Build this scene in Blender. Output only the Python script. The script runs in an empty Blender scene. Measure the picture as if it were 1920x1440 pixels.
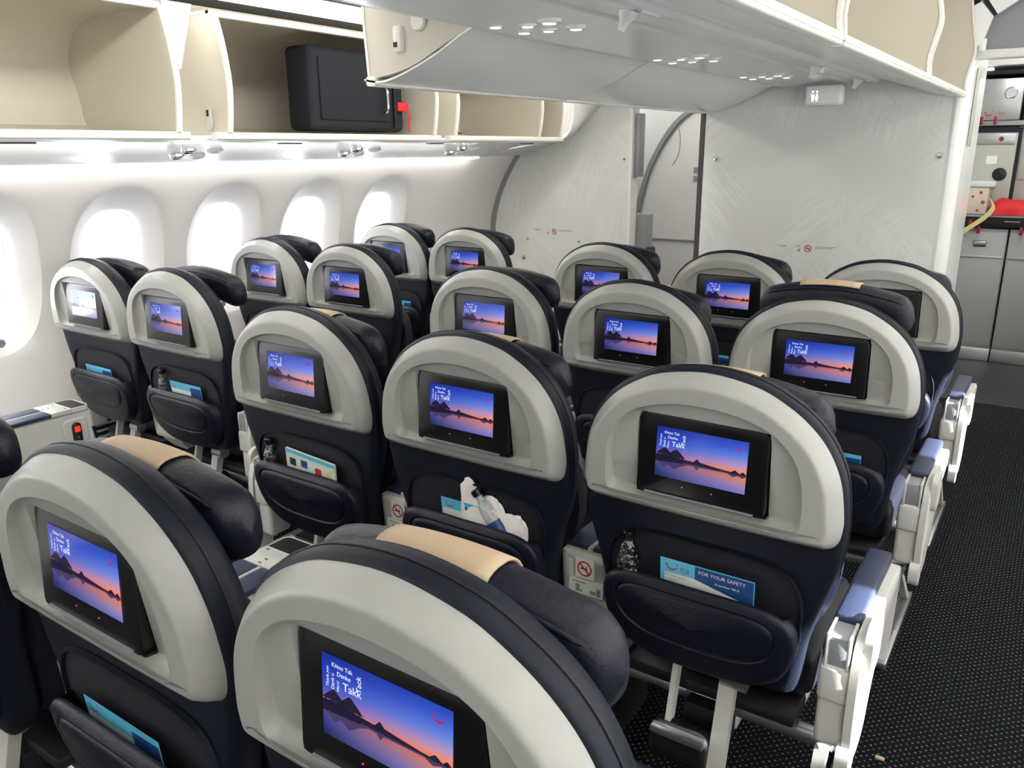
import bpy, bmesh, math, random
from math import sin, cos, pi, radians, sqrt, atan2
from mathutils import Vector, Matrix
random.seed(4)
scn = bpy.context.scene
COL = scn.collection

# ------------------------------------------------------------------ materials
def s2l(c):
    return tuple(((v/12.92) if v <= .04045 else ((v+.055)/1.055)**2.4) for v in c)
def hexc(h):
    return s2l(tuple(int(h[i:i+2], 16)/255 for i in (0, 2, 4)))
MATS = {}
def pm(name, h, rough=.5, metal=0., bump=0., scale=60., var=.04, spec=.5, coat=0.):
    m = bpy.data.materials.new(name); m.use_nodes = True
    nt = m.node_tree; b = nt.nodes['Principled BSDF']
    c = hexc(h)
    tc = nt.nodes.new('ShaderNodeTexCoord')
    nz = nt.nodes.new('ShaderNodeTexNoise'); nz.inputs['Scale'].default_value = scale; nz.inputs['Detail'].default_value = 3
    nt.links.new(tc.outputs['Object'], nz.inputs['Vector'])
    mx = nt.nodes.new('ShaderNodeMix'); mx.data_type = 'RGBA'
    mx.inputs['A'].default_value = (*[v*(1-var) for v in c], 1); mx.inputs['B'].default_value = (*[min(1, v*(1+var)) for v in c], 1)
    nt.links.new(nz.outputs['Fac'], mx.inputs['Factor']); nt.links.new(mx.outputs['Result'], b.inputs['Base Color'])
    b.inputs['Roughness'].default_value = rough; b.inputs['Metallic'].default_value = metal
    b.inputs['Specular IOR Level'].default_value = spec
    if coat: b.inputs['Coat Weight'].default_value = coat; b.inputs['Coat Roughness'].default_value = .08
    if bump:
        bp = nt.nodes.new('ShaderNodeBump'); bp.inputs['Strength'].default_value = bump; bp.inputs['Distance'].default_value = .004
        nt.links.new(nz.outputs['Fac'], bp.inputs['Height']); nt.links.new(bp.outputs['Normal'], b.inputs['Normal'])
    MATS[name] = m; return m
def em(name, h, strength):
    m = bpy.data.materials.new(name); m.use_nodes = True; nt = m.node_tree
    nt.nodes.remove(nt.nodes['Principled BSDF'])
    e = nt.nodes.new('ShaderNodeEmission'); e.inputs['Color'].default_value = (*hexc(h), 1); e.inputs['Strength'].default_value = strength
    nt.links.new(e.outputs[0], nt.nodes['Material Output'].inputs[0]); MATS[name] = m; return m

SHROUD = pm('silver grey plastic', 'a3a39d', .36, .0, .03, 500, .02)
NAVY = pm('navy leather', '0f1220', .42, 0, .25, 140, .12, .35)
NAVYB = pm('navy back shell', '0d1220', .5, 0, .12, 220, .1, .3)
PADM = pm('navy soft pad', '27304a', .5, 0, .15, 200, .08)
BEIGE = pm('beige leather', 'b8a184', .6, 0, .15, 160, .05)
BLACK = pm('black plastic', '0b0b0d', .28, 0, 0, 60, .1)
BLACKM = pm('black matt plastic', '101012', .5, 0, .1, 150, .1)
SILV = pm('silver painted plastic', 'c4c3bc', .38, .0, .03, 300, .03)
METAL = pm('brushed metal', 'b5b5b5', .3, .9, .05, 200, .05)
CHROME = pm('polished metal', 'd8d8d8', .15, 1., 0, 50, .03)
WALLM = pm('white sidewall laminate', 'e9e6e3', .5, 0, .02, 300, .01)
WHITE = pm('white gloss plastic', 'f0f1ef', .22, 0, .0, 30, .015)
CEILM = pm('white ceiling laminate', 'eef0ee', .5, 0, 0, 30, .01)
TAN = pm('cream bin liner', 'cbc5b6', .4, 0, .06, 250, .03)
CREAM = pm('cream trim', 'efebe3', .35, 0, 0, 60, .02)
GAPSHADE = pm('dark gap', '0c0a16', .7, 0, 0, 30, .1)  # near-black stand-in for the shade inside gaps, slots and recesses
GREYTRIM = pm('grey trim', '8d8f92', .5, 0, .03, 200, .04)
DKTRIM = pm('dark brown curtain', '4a4044', .8, 0, .3, 80, .1)
SUITM = pm('navy suitcase fabric', '10131f', .75, 0, .4, 300, .15)
RED = pm('red fabric', 'd8242c', .7, 0, .3, 120, .1)
REDP = pm('dark red plastic', '8c1626', .3, 0, 0, 60, .05)
STRAP = pm('pale yellow strap', 'd9cc8c', .7, 0, .2, 300, .05)
STEEL = pm('stainless steel', 'b9bab8', .32, .75, .03, 40, .04)
CARTM = pm('grey cart laminate', 'a7a8a6', .42, .2, .03, 120, .03)
GALM = pm('pale galley laminate', 'b3b3ab', .45, .1, .03, 120, .04)
CARDB = pm('light blue card', '58b4d4', .35, 0, 0, 60, .02)
CARDN = pm('navy card print', '21447c', .35, 0, 0, 60, .02)
CARDW = pm('white card print', 'd6dcd6', .4, 0, 0, 60, .02)
INKR = pm('magenta red print', 'b01f4c', .5, 0, 0, 60, .02)
SIGNR = pm('red print', 'b8242a', .5, 0, 0, 60, .02)
SIGNK = pm('black print', '26262a', .6, 0, 0, 60, .02)
GREYINK = pm('grey print', '8f938f', .6, 0, 0, 60, .02)
WPRINT = pm('white print', 'e8ecec', .5, 0, 0, 60, .02)
STICK = pm('white sticker', 'e6e6de', .45, 0, 0, 60, .02)
TISSUE = pm('white tissue paper', 'efe9e2', .8, 0, .3, 60, .03)
LABELB = pm('blue bottle label', '1f376f', .4, 0, 0, 60, .05)
MAGM = pm('magazine print', 'cfd5c8', .4, 0, 0, 90, .25)
CANVAS = pm('printed gift box', 'cfc8b4', .5, 0, 0, 90, .15)
SEAL = pm('window seal', 'dfe0e4', .4, 0, 0, 60, .02)
VINYL = pm('dark galley floor', '26262a', .38, 0, .05, 60, .1)
COVE = em('cove light diffuser', 'fffaf2', 8.0)
BINFILL = em('added bin fill diffuser', 'fffaf2', 20.0)  # glow of the strip added to light the left bins
CEILR = em('right ceiling light diffuser', 'fffdf8', 3.0)
COVEW = em('wall wash light diffuser', 'fffaf4', 12.0)
CEILL = em('ceiling light diffuser', 'fffdf8', 5.0)
DOORFILL = em('added door and galley fill diffuser', 'fffdf8', 9.0)  # glow of the strips added so door area and galley are not dark
LENS = em('reading light lens', 'ffffff', 1.6)
SIGNL = em('backlit sign', 'ffffff', 2.0)
LEDP = em('pink indicator', 'e040a0', 1.5)
LEDR = em('red button light', 'ff2a20', 1.6)
TEXTW = em('screen lettering', 'f2f6ff', .75)
LOGOE = em('screen logo', 'c02a6a', .6)

def glassy(name, tint, fac, rough=.02, base=.03, bump=0):
    m = bpy.data.materials.new(name); m.use_nodes = True; nt = m.node_tree
    nt.nodes.remove(nt.nodes['Principled BSDF'])
    t = nt.nodes.new('ShaderNodeBsdfTransparent'); t.inputs[0].default_value = (*tint, 1)
    g = nt.nodes.new('ShaderNodeBsdfGlossy'); g.inputs['Roughness'].default_value = rough
    lw = nt.nodes.new('ShaderNodeLayerWeight'); lw.inputs[0].default_value = .5
    pw = nt.nodes.new('ShaderNodeMath'); pw.operation = 'POWER'; pw.inputs[1].default_value = 4
    fr = nt.nodes.new('ShaderNodeMath'); fr.operation = 'MULTIPLY_ADD'; fr.inputs[1].default_value = fac; fr.inputs[2].default_value = base
    nt.links.new(lw.outputs['Facing'], pw.inputs[0]); nt.links.new(pw.outputs[0], fr.inputs[0])
    if bump:
        nz = nt.nodes.new('ShaderNodeTexNoise'); nz.inputs['Scale'].default_value = 45; nz.inputs['Detail'].default_value = 2
        tc = nt.nodes.new('ShaderNodeTexCoord'); nt.links.new(tc.outputs['Object'], nz.inputs['Vector'])
        bp = nt.nodes.new('ShaderNodeBump'); bp.inputs['Strength'].default_value = bump; bp.inputs['Distance'].default_value = .02
        nt.links.new(nz.outputs['Fac'], bp.inputs['Height']); nt.links.new(bp.outputs['Normal'], g.inputs['Normal'])
    mx = nt.nodes.new('ShaderNodeMixShader')
    nt.links.new(fr.outputs[0], mx.inputs[0]); nt.links.new(t.outputs[0], mx.inputs[1]); nt.links.new(g.outputs[0], mx.inputs[2])
    nt.links.new(mx.outputs[0], nt.nodes['Material Output'].inputs[0]); return m
PANE = glassy('window glass', (.97, .98, 1.), .3)
CLEAR = glassy('clear plastic', (.8, .84, .86), .7, .08, .16, .9)

def carpet():
    m = bpy.data.materials.new('speckled dark carpet'); m.use_nodes = True; nt = m.node_tree; b = nt.nodes['Principled BSDF']
    tc = nt.nodes.new('ShaderNodeTexCoord')
    mp = nt.nodes.new('ShaderNodeMapping'); mp.inputs['Scale'].default_value = (58, 58, 58); mp.inputs['Rotation'].default_value = (0, 0, radians(45))
    v = nt.nodes.new('ShaderNodeTexVoronoi'); v.voronoi_dimensions = '2D'; v.inputs['Randomness'].default_value = .15; v.inputs['Scale'].default_value = 1
    nt.links.new(tc.outputs['Object'], mp.inputs[0]); nt.links.new(mp.outputs[0], v.inputs['Vector'])
    lt = nt.nodes.new('ShaderNodeMath'); lt.operation = 'LESS_THAN'; lt.inputs[1].default_value = .17
    nt.links.new(v.outputs['Distance'], lt.inputs[0])
    hs = nt.nodes.new('ShaderNodeMix'); hs.data_type = 'RGBA'; hs.inputs['Factor'].default_value = .12
    hs.inputs['A'].default_value = (.062, .066, .062, 1); nt.links.new(v.outputs['Color'], hs.inputs['B'])
    mx = nt.nodes.new('ShaderNodeMix'); mx.data_type = 'RGBA'; mx.inputs['A'].default_value = (.006, .0065, .0078, 1)
    nt.links.new(lt.outputs[0], mx.inputs['Factor']); nt.links.new(hs.outputs['Result'], mx.inputs['B'])
    nt.links.new(mx.outputs['Result'], b.inputs['Base Color']); b.inputs['Roughness'].default_value = .9; b.inputs['Specular IOR Level'].default_value = .06
    nz = nt.nodes.new('ShaderNodeTexNoise'); nz.inputs['Scale'].default_value = 300
    nt.links.new(tc.outputs['Object'], nz.inputs['Vector'])
    bp = nt.nodes.new('ShaderNodeBump'); bp.inputs['Strength'].default_value = .4; bp.inputs['Distance'].default_value = .004
    nt.links.new(nz.outputs['Fac'], bp.inputs['Height']); nt.links.new(bp.outputs['Normal'], b.inputs['Normal'])
    return m
CARPET = carpet()

def palm():   # bulkhead laminate printed with pale palm fronds
    m = bpy.data.materials.new('bulkhead laminate with pale palm print'); m.use_nodes = True; nt = m.node_tree; b = nt.nodes['Principled BSDF']
    tc = nt.nodes.new('ShaderNodeTexCoord')
    tot = None
    for rot, sc_, off in ((38, 1.5, 0), (-48, 1.9, 7), (80, 1.7, 3)):
        mp = nt.nodes.new('ShaderNodeMapping'); mr = nt.nodes.new('ShaderNodeMapping'); mr.inputs['Rotation'].default_value = (0, radians(rot), 0); nt.links.new(tc.outputs['Object'], mr.inputs[0])
        mp.inputs['Scale'].default_value = (4.5, 1, 70); mp.inputs['Location'].default_value = (off, 0, off)
        nt.links.new(mr.outputs[0], mp.inputs[0])
        w = nt.nodes.new('ShaderNodeTexNoise'); w.inputs['Scale'].default_value = 1; w.inputs['Detail'].default_value = 1; w.inputs['Distortion'].default_value = .3
        nt.links.new(mp.outputs[0], w.inputs['Vector'])
        m2 = nt.nodes.new('ShaderNodeMapping'); m2.inputs['Location'].default_value = (off*2, off, off); nt.links.new(tc.outputs['Object'], m2.inputs[0])
        nz = nt.nodes.new('ShaderNodeTexNoise'); nz.inputs['Scale'].default_value = sc_; nz.inputs['Detail'].default_value = 1
        nt.links.new(m2.outputs[0], nz.inputs['Vector'])
        r1 = nt.nodes.new('ShaderNodeMapRange'); r1.inputs['From Min'].default_value = .52; r1.inputs['From Max'].default_value = .58
        nt.links.new(nz.outputs['Fac'], r1.inputs['Value'])
        r2 = nt.nodes.new('ShaderNodeMapRange'); r2.inputs['From Min'].default_value = .46; r2.inputs['From Max'].default_value = .56
        nt.links.new(w.outputs['Fac'], r2.inputs['Value'])
        mu = nt.nodes.new('ShaderNodeMath'); mu.operation = 'MULTIPLY'
        nt.links.new(r1.outputs[0], mu.inputs[0]); nt.links.new(r2.outputs[0], mu.inputs[1])
        if tot is None: tot = mu
        else:
            q = nt.nodes.new('ShaderNodeMath'); q.operation = 'MAXIMUM'; nt.links.new(tot.outputs[0], q.inputs[0]); nt.links.new(mu.outputs[0], q.inputs[1]); tot = q
    mu = tot
    mx = nt.nodes.new('ShaderNodeMix'); mx.data_type = 'RGBA'
    mx.inputs['A'].default_value = (*hexc('d9dad5'), 1); mx.inputs['B'].default_value = (*hexc('e0e1dd'), 1)
    nt.links.new(mu.outputs[0], mx.inputs['Factor']); nt.links.new(mx.outputs['Result'], b.inputs['Base Color'])
    b.inputs['Roughness'].default_value = .38; return m
PALM = palm()

def sunset():   # the picture shown on every seat screen: dusk sky over water
    m = bpy.data.materials.new('screen picture of dusk sky and water'); m.use_nodes = True; nt = m.node_tree; b = nt.nodes['Principled BSDF']
    uv = nt.nodes.new('ShaderNodeUVMap'); uv.uv_map = 'UVMap'
    sp = nt.nodes.new('ShaderNodeSeparateXYZ'); nt.links.new(uv.outputs[0], sp.inputs[0])
    def ramp(st):
        r = nt.nodes.new('ShaderNodeValToRGB'); e = r.color_ramp.elements
        while len(e) < len(st): e.new(.5)
        for i, (p, h) in enumerate(st): e[i].position = p; e[i].color = (*hexc(h), 1)
        nt.links.new(sp.outputs['Y'], r.inputs[0]); return r
    L = ramp([(0, '161c4e'), (.2, '2a3c86'), (.36, '5a4a86'), (.40, 'b0607a'), (.46, '7c5ca8'), (.58, '3450bc'), (.8, '1636b0'), (1, '10248c')])
    R = ramp([(0, '6a74c4'), (.13, '9c84b8'), (.27, 'd0846e'), (.36, 'e87448'), (.42, 'ee9068'), (.5, 'c496b4'), (.66, '6c86dc'), (.85, '3a5ed0'), (1, '2646b8')])
    mx = nt.nodes.new('ShaderNodeMix'); mx.data_type = 'RGBA'
    nt.links.new(sp.outputs['X'], mx.inputs['Factor']); nt.links.new(L.outputs[0], mx.inputs['A']); nt.links.new(R.outputs[0], mx.inputs['B'])
    b.inputs['Base Color'].default_value = (.01, .01, .012, 1); b.inputs['Roughness'].default_value = .12
    nt.links.new(mx.outputs['Result'], b.inputs['Emission Color']); b.inputs['Emission Strength'].default_value = .72
    return m
SCREENM = sunset()
def dark_em(name, h):
    m = bpy.data.materials.new(name); m.use_nodes = True; b = m.node_tree.nodes['Principled BSDF']
    b.inputs['Base Color'].default_value = (.01, .01, .012, 1); b.inputs['Roughness'].default_value = .12
    b.inputs['Emission Color'].default_value = (*hexc(h), 1); b.inputs['Emission Strength'].default_value = .6; return m
HUTM = dark_em('screen dark silhouettes', '1e1836')
HUTR = dark_em('screen dim reflections', '4c3c68')

# ------------------------------------------------------------------ mesh helpers
class MB:
    def __init__(s): s.v = []; s.f = []; s.uv = None
    def add(s, vs, fs):
        o = len(s.v); s.v += [tuple(v) for v in vs]; s.f += [tuple(i+o for i in f) for f in fs]; return s
    def box(s, x0, x1, y0, y1, z0, z1, bev=0., seg=2):
        bm = bmesh.new(); bmesh.ops.create_cube(bm, size=1)
        for v in bm.verts: v.co = Vector(((x0+x1)/2+v.co.x*(x1-x0), (y0+y1)/2+v.co.y*(y1-y0), (z0+z1)/2+v.co.z*(z1-z0)))
        if bev: bmesh.ops.bevel(bm, geom=bm.edges[:], offset=bev, segments=seg, affect='EDGES', profile=.5)
        s._bm(bm); return s
    def _bm(s, bm, M=None):
        bm.verts.index_update()
        s.add([(M @ v.co if M else v.co) for v in bm.verts], [[v.index for v in f.verts] for f in bm.faces]); bm.free()
    def loft(s, rings, cap0=True, cap1=True, closed=True):
        n = len(rings[0]); vs = [p for r in rings for p in r]; fs = []
        for i in range(len(rings)-1):
            for j in range(n if closed else n-1):
                k = (j+1) % n; fs.append((i*n+j, i*n+k, (i+1)*n+k, (i+1)*n+j))
        if cap0: fs.append(tuple(reversed(range(n))))
        if cap1: fs.append(tuple(range((len(rings)-1)*n, len(rings)*n)))
        return s.add(vs, fs)
    def tube(s, pts, r, n=10, cap=True):
        P = [Vector(p) for p in pts]; rings = []; up = None
        for i, p in enumerate(P):
            t = (P[min(i+1, len(P)-1)]-P[max(i-1, 0)]).normalized()
            if up is None: up = Vector((0, 0, 1)) if abs(t.z) < .9 else Vector((1, 0, 0))
            a = t.cross(up).normalized(); b = a.cross(t).normalized(); up = b
            rr = r[i] if isinstance(r, (list, tuple)) else r
            rings.append([p+a*rr*cos(2*pi*k/n)+b*rr*sin(2*pi*k/n) for k in range(n)])
        return s.loft(rings, cap, cap)
    def prism(s, out, f0, f1, bev=None):   # out: list of 2d pts; f0/f1 map to 3d
        return s.loft([[f0(p) for p in out], [f1(p) for p in out]])
    def lathe(s, prof, M=None, n=20):
        rings = [[Vector((r*cos(2*pi*k/n), r*sin(2*pi*k/n), z)) for k in range(n)] for r, z in prof]
        if M: rings = [[M @ p for p in r] for r in rings]
        return s.loft(rings)
    def poly(s, pts): return s.add(pts, [tuple(range(len(pts)))])
    def build(s, name, mat, parent=None, ang=40, recalc=True, mats=None, fm=None):
        me = bpy.data.meshes.new(name); me.from_pydata(s.v, [], s.f)
        if recalc:
            bm = bmesh.new(); bm.from_mesh(me); bmesh.ops.recalc_face_normals(bm, faces=bm.faces[:]); bm.to_mesh(me); bm.free()
        if ang:
            me.polygons.foreach_set('use_smooth', [True]*len(me.polygons)); me.set_sharp_from_angle(angle=radians(ang))
        me.materials.append(mat)
        o = bpy.data.objects.new(name, me); COL.objects.link(o)
        if parent: o.parent = parent
        return o
def empty(name, loc=(0, 0, 0)):
    o = bpy.data.objects.new(name, None); o.location = loc; o.empty_display_size = .1; COL.objects.link(o); return o
def tag(o, label, cat, group=None, kind=None):
    o['label'] = label; o['category'] = cat
    if group: o['group'] = group
    if kind: o['kind'] = kind
    return o
def struct(o): o['kind'] = 'structure'; return o
def copy_tree(o, parent=None):
    c = o.copy(); COL.objects.link(c)
    if parent: c.parent = parent
    for ch in list(o.children): copy_tree(ch, c)
    return c
def cr(P, n, closed=True):
    m = len(P); out = []
    segs = m if closed else m-1
    dense = []
    for i in range(segs):
        g = lambda k: P[k % m] if closed else P[max(0, min(m-1, k))]
        p0, p1, p2, p3 = g(i-1), g(i), g(i+1), g(i+2)
        for q in range(16):
            t = q/16
            dense.append(tuple(.5*((2*b)+(-a+c)*t+(2*a-5*b+4*c-d)*t*t+(-a+3*b-3*c+d)*t**3) for a, b, c, d in zip(p0, p1, p2, p3)))
    dense.append(P[0] if closed else P[-1])
    L = [0]
    for a, b in zip(dense, dense[1:]): L.append(L[-1]+math.dist(a, b))
    tot = L[-1]; k = 0; cnt = n if closed else n-1
    for i in range(n):
        d = tot*i/cnt
        while k < len(L)-2 and L[k+1] < d: k += 1
        t = (d-L[k])/max(1e-9, L[k+1]-L[k]); out.append(tuple(a+(b-a)*t for a, b in zip(dense[k], dense[k+1])))
    return out
def sym(R):   # right half, top to bottom, first & last on axis
    return R+[(-x, z) for x, z in reversed(R[1:-1])]
def inset(O, d):
    n = len(O); A = sum(O[i][0]*O[(i+1) % n][1]-O[(i+1) % n][0]*O[i][1] for i in range(n)); sg = 1 if A > 0 else -1
    out = []
    for i in range(n):
        a, b = O[i-1], O[(i+1) % n]; tx, tz = b[0]-a[0], b[1]-a[1]; l = math.hypot(tx, tz) or 1
        out.append((O[i][0]-sg*tz/l*d, O[i][1]+sg*tx/l*d))
    return out
def polar(P, c, n):
    Q = cr(P, 600); A = []
    for x, z in Q: A.append((atan2(z-c[1], x-c[0]), math.hypot(x-c[0], z-c[1])))
    A.sort(); out = []
    for k in range(n):
        t = -pi+2*pi*(k+.5)/n
        lo = 0
        for i in range(len(A)):
            if A[i][0] <= t: lo = i
            else: break
        a = A[lo]; b = A[(lo+1) % len(A)]; d = (b[0]-a[0]) % (2*pi); u = ((t-a[0]) % (2*pi))/d if d > 1e-9 else 0
        r = a[1]+(b[1]-a[1])*min(1, u); out.append((c[0]+r*cos(t), c[1]+r*sin(t)))
    return out
def rrect(x0, x1, z0, z1, r, n=6):
    out = []
    rs = r if isinstance(r, (list, tuple)) else (r, r, r, r)   # br, tr, tl, bl
    for (cx, cz, a0, q) in ((x1, z0, -90, 0), (x1, z1, 0, 1), (x0, z1, 90, 2), (x0, z0, 180, 3)):
        R = rs[q]; sx = 1 if cx == x1 else -1; sz = 1 if cz == z1 else -1
        for k in range(n+1):
            a = radians(a0+90*k/n); out.append((cx-sx*R+R*cos(a), cz-sz*R+R*sin(a)))
    return out
def text_mesh(body, size, align='LEFT'):
    cu = bpy.data.curves.new('lettering', 'FONT'); cu.body = body; cu.size = size; cu.align_x = align; cu.resolution_u = 3
    o = bpy.data.objects.new('lettering', cu); COL.objects.link(o); bpy.context.view_layer.update()
    me = bpy.data.meshes.new_from_object(o.evaluated_get(bpy.context.evaluated_depsgraph_get()))
    V = [v.co.copy() for v in me.vertices]; F = [tuple(p.vertices) for p in me.polygons]
    bpy.data.objects.remove(o); bpy.data.curves.remove(cu); bpy.data.meshes.remove(me); return V, F
def smile(cx, cz, r, y, th=.3, n=16):   # tapered smile arc with a dot
    pts_o, pts_i = [], []
    for k in range(n+1):
        a = radians(192+156*k/n); w = th*r*(.25+.75*sin(pi*(k/n)*.9+.25))
        pts_o.append((cx+r*cos(a), cz+r*sin(a))); pts_i.append((cx+(r-w)*cos(a), cz+(r-w)*sin(a)))
    V = [(x, y, z) for x, z in pts_o+pts_i]; F = [(k, k+1, n+2+k, n+1+k) for k in range(n)]
    o = len(V)
    V += [(cx-r*1.25, y, cz+.12*r), (cx-r*.7, y, cz+.12*r), (cx-r*.75, y, cz-.18*r), (cx-r*1.0, y, cz-.2*r)]; F.append((o, o+1, o+2, o+3))
    o = len(V)
    V += [(cx+r*.95+.16*r*cos(2*pi*k/8), y, cz+.3*r+.16*r*sin(2*pi*k/8)) for k in range(8)]; F.append(tuple(range(o, o+8)))
    return V, F

# ------------------------------------------------------------------ camera
FPX = 1511.09
YAW, PIT, ROL = .5945, .2834, -.0083
cy, sy = cos(YAW), sin(YAW); cp, sp = cos(PIT), sin(PIT)
fw = Vector((-sy*cp, cy*cp, -sp)); rt = Vector((cy, sy, 0)); up = rt.cross(fw)
rt2 = cos(ROL)*rt+sin(ROL)*up; up2 = -sin(ROL)*rt+cos(ROL)*up
cd = bpy.data.cameras.new('camera'); cam = bpy.data.objects.new('camera', cd); COL.objects.link(cam)
cd.sensor_fit = 'HORIZONTAL'; cd.sensor_width = 36; cd.lens = FPX/1920*36; cd.clip_start = .03
Mc = Matrix((( rt2.x, up2.x, -fw.x), (rt2.y, up2.y, -fw.y), (rt2.z, up2.z, -fw.z))).to_4x4()
Mc.translation = Vector((1.18475, -3.45332, 1.6253)); cam.matrix_world = Mc
scn.camera = cam

# ------------------------------------------------------------------ cabin shell
YF_C, YF_L, YB = 1.62, 1.93, -5.2
def wx(z):   # half width of the sidewall at height z
    return 2.64-(.62*(z-.95)**2 if z > .95 else .22*(.95-z)**2)

MB().box(-2.75, 2.75, YB, 2.45, -.05, 0).build('floor', CARPET, ang=0)
struct(bpy.data.objects['floor'])
f2 = struct(MB().box(-2.75, 2.75, 2.45, 5.4, -.05, -.001).build('floor', VINYL, ang=0))
PITCH_W = .617
def sidewall(name, sgn, yc0, n, y0, y1):
    """curved lining with n scooped window recesses, centred yc0 + k*pitch"""
    mb = MB(); Z0, Z1, ZC = .66, 1.53, 1.115
    strips = lambda a, b, zs: mb.add([(sgn*wx(z), y, z) for z in zs for y in (a, b)], [(2*i, 2*i+1, 2*i+3, 2*i+2) for i in range(len(zs)-1)])
    strips(y0, y1, [Z0*i/8 for i in range(9)])
    strips(y0, y1, [Z1+(1.62-Z1)*i/3 for i in range(4)])
    ys = yc0-PITCH_W/2; ye = ys+n*PITCH_W
    zm = [Z0+(Z1-Z0)*i/24 for i in range(25)]
    if y0 < ys: strips(y0, ys, zm)
    if ye < y1: strips(ye, y1, zm)
    hw, hh, rw, rh = .136, .236, .243, .36
    for k in range(n):
        c = yc0+k*PITCH_W; B = []
        N = 24
        for i in range(16): B.append((-PITCH_W/2+PITCH_W*i/16, Z0-ZC))
        for i in range(N): B.append((PITCH_W/2, Z0-ZC+(Z1-Z0)*i/N))
        for i in range(16): B.append((PITCH_W/2-PITCH_W*i/16, Z1-ZC))
        for i in range(N): B.append((-PITCH_W/2, Z1-ZC-(Z1-Z0)*i/N))
        def sup(dx, dz, a, b, e):
            q = (abs(dx/a)**e+abs(dz/b)**e)**(-1/e); return dx*q, dz*q
        rings = []
        for (t, dep) in ((0, .098), (0, .088), (.02, .078), (.06, .068), (.14, .058), (.3, .046), (.5, .032), (.7, .0185), (.86, .0085), (.95, .003), (1.0, .0), (1.35, 0), (2, 0)):
            R = []
            for (dx, dz) in B:
                w_ = sup(dx, dz, hw, hh, 3.0); r_ = sup(dx, dz, rw, rh, 2.3)
                if t <= 1: p = (w_[0]+(r_[0]-w_[0])*t, w_[1]+(r_[1]-w_[1])*t)
                else: u = t-1; p = (r_[0]+(dx-r_[0])*u, r_[1]+(dz-r_[1])*u)
                z = ZC+p[1]; R.append((sgn*(wx(z)+dep), c+p[0], z))
            rings.append(R)
        mb.loft(rings, False, False)
    o = mb.build(name, WALLM, ang=28); struct(o)
    return o
sidewall('wall_left', -1, -1.862-5*PITCH_W, 10, YB, 5.4)
sidewall('wall_right', 1, -3.571, 7, YB, 5.4)
nwin = 0
def window(sgn, yc):
    global nwin; nwin += 1
    x = sgn*(wx(1.115)+.088)
    out = [(.13*(abs(cos(t))**(2/3))*(1 if cos(t) > 0 else -1), .23*(abs(sin(t))**(2/3))*(1 if sin(t) > 0 else -1)) for t in [2*pi*i/48 for i in range(48)]]
    xo = lambda p: sgn*(wx(1.115+p[1])+.09)
    mb = MB(); rings = []
    for ins, dx in ((-.012, .012), (-.012, .002), (-.003, .002), (-.003, .012)):
        O = inset(out, ins); rings.append([(xo(p)+sgn*dx, yc+p[0], 1.115+p[1]) for p in O])
    mb.loft(rings+[rings[0]], False, False)
    fr = struct(mb.build('window_%d' % nwin, SEAL, ang=40))
    O = inset(out, -.009)
    MB().loft([[(xo(p)+sgn*.004, yc+p[0], 1.115+p[1]) for p in O], [(xo(p)+sgn*.008, yc+p[0], 1.115+p[1]) for p in O]]).build('pane', PANE, fr)
for k in range(10): window(-1, -1.862+(k-5)*PITCH_W)
for k in range(7): window(1, -3.571+k*PITCH_W)

# knobs and grille on the lining
for (y, z, lab) in ((-1.84, .82, 'round grey button fastener on the sidewall under the window at far left'), (-.68, .815, 'round grey button fastener on the sidewall behind the second row window seat')):
    M = Matrix.Translation((-wx(z)+.002, y, z)) @ Matrix.Rotation(pi/2, 4, 'Y')
    tag(MB().lathe([(.0, .012), (.016, .012), (.02, .006), (.022, -.004)], M).build('wall_fastener', GREYTRIM), lab, 'fastener', 'sidewall fasteners')
g = empty('air_grille', (-wx(.3), -1.38, .28)); tag(g, 'black slatted air return grille low on the sidewall behind window seat', 'vent')
def wl(y, z, d): return (-wx(z)+d-g.location.x, y-g.location.y, z-g.location.z)
mb = MB(); out = rrect(-.16, .16, -.14, .14, .03)
mb.loft([[wl(-1.38+p[0], .28+p[1], .001) for p in out], [wl(-1.38+p[0], .28+p[1], .012) for p in out]]); mb.build('backing', BLACKM, g)
for k in range(9):
    z = .165+k*.0275
    MB().loft([[wl(-1.53, z-.004, d), wl(-1.23, z-.004, d), wl(-1.23, z+.006, d), wl(-1.53, z+.006, d)] for d in (.012, .02)]).build('slat', GREYTRIM, g)

# closing walls and ceiling
struct(MB().box(-2.75, 2.75, YB-.05, YB, 0, 2.6).build('wall_back', CEILM, ang=0))
mb = MB()
ceil_pts = [(-2.75, 1.58), (-2.55, 1.75), (-2.5, 2.3), (-1.93, 2.19), (-1.86, 2.215), (-1.3, 2.44), (-.9, 2.48), (.9, 2.48), (1.3, 2.44), (1.86, 2.215), (1.93, 2.19), (2.5, 2.3), (2.55, 1.75), (2.75, 1.58)]
mb.loft([[(x, y, z) for x, z in ceil_pts] for y in (YB, 5.4)], False, False, closed=False)
mb.loft([[(x, y, z+.03) for x, z in ceil_pts] for y in (YB, 5.4)], False, False, closed=False)
struct(mb.build('ceiling', CEILM, ang=0, recalc=False))
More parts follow.
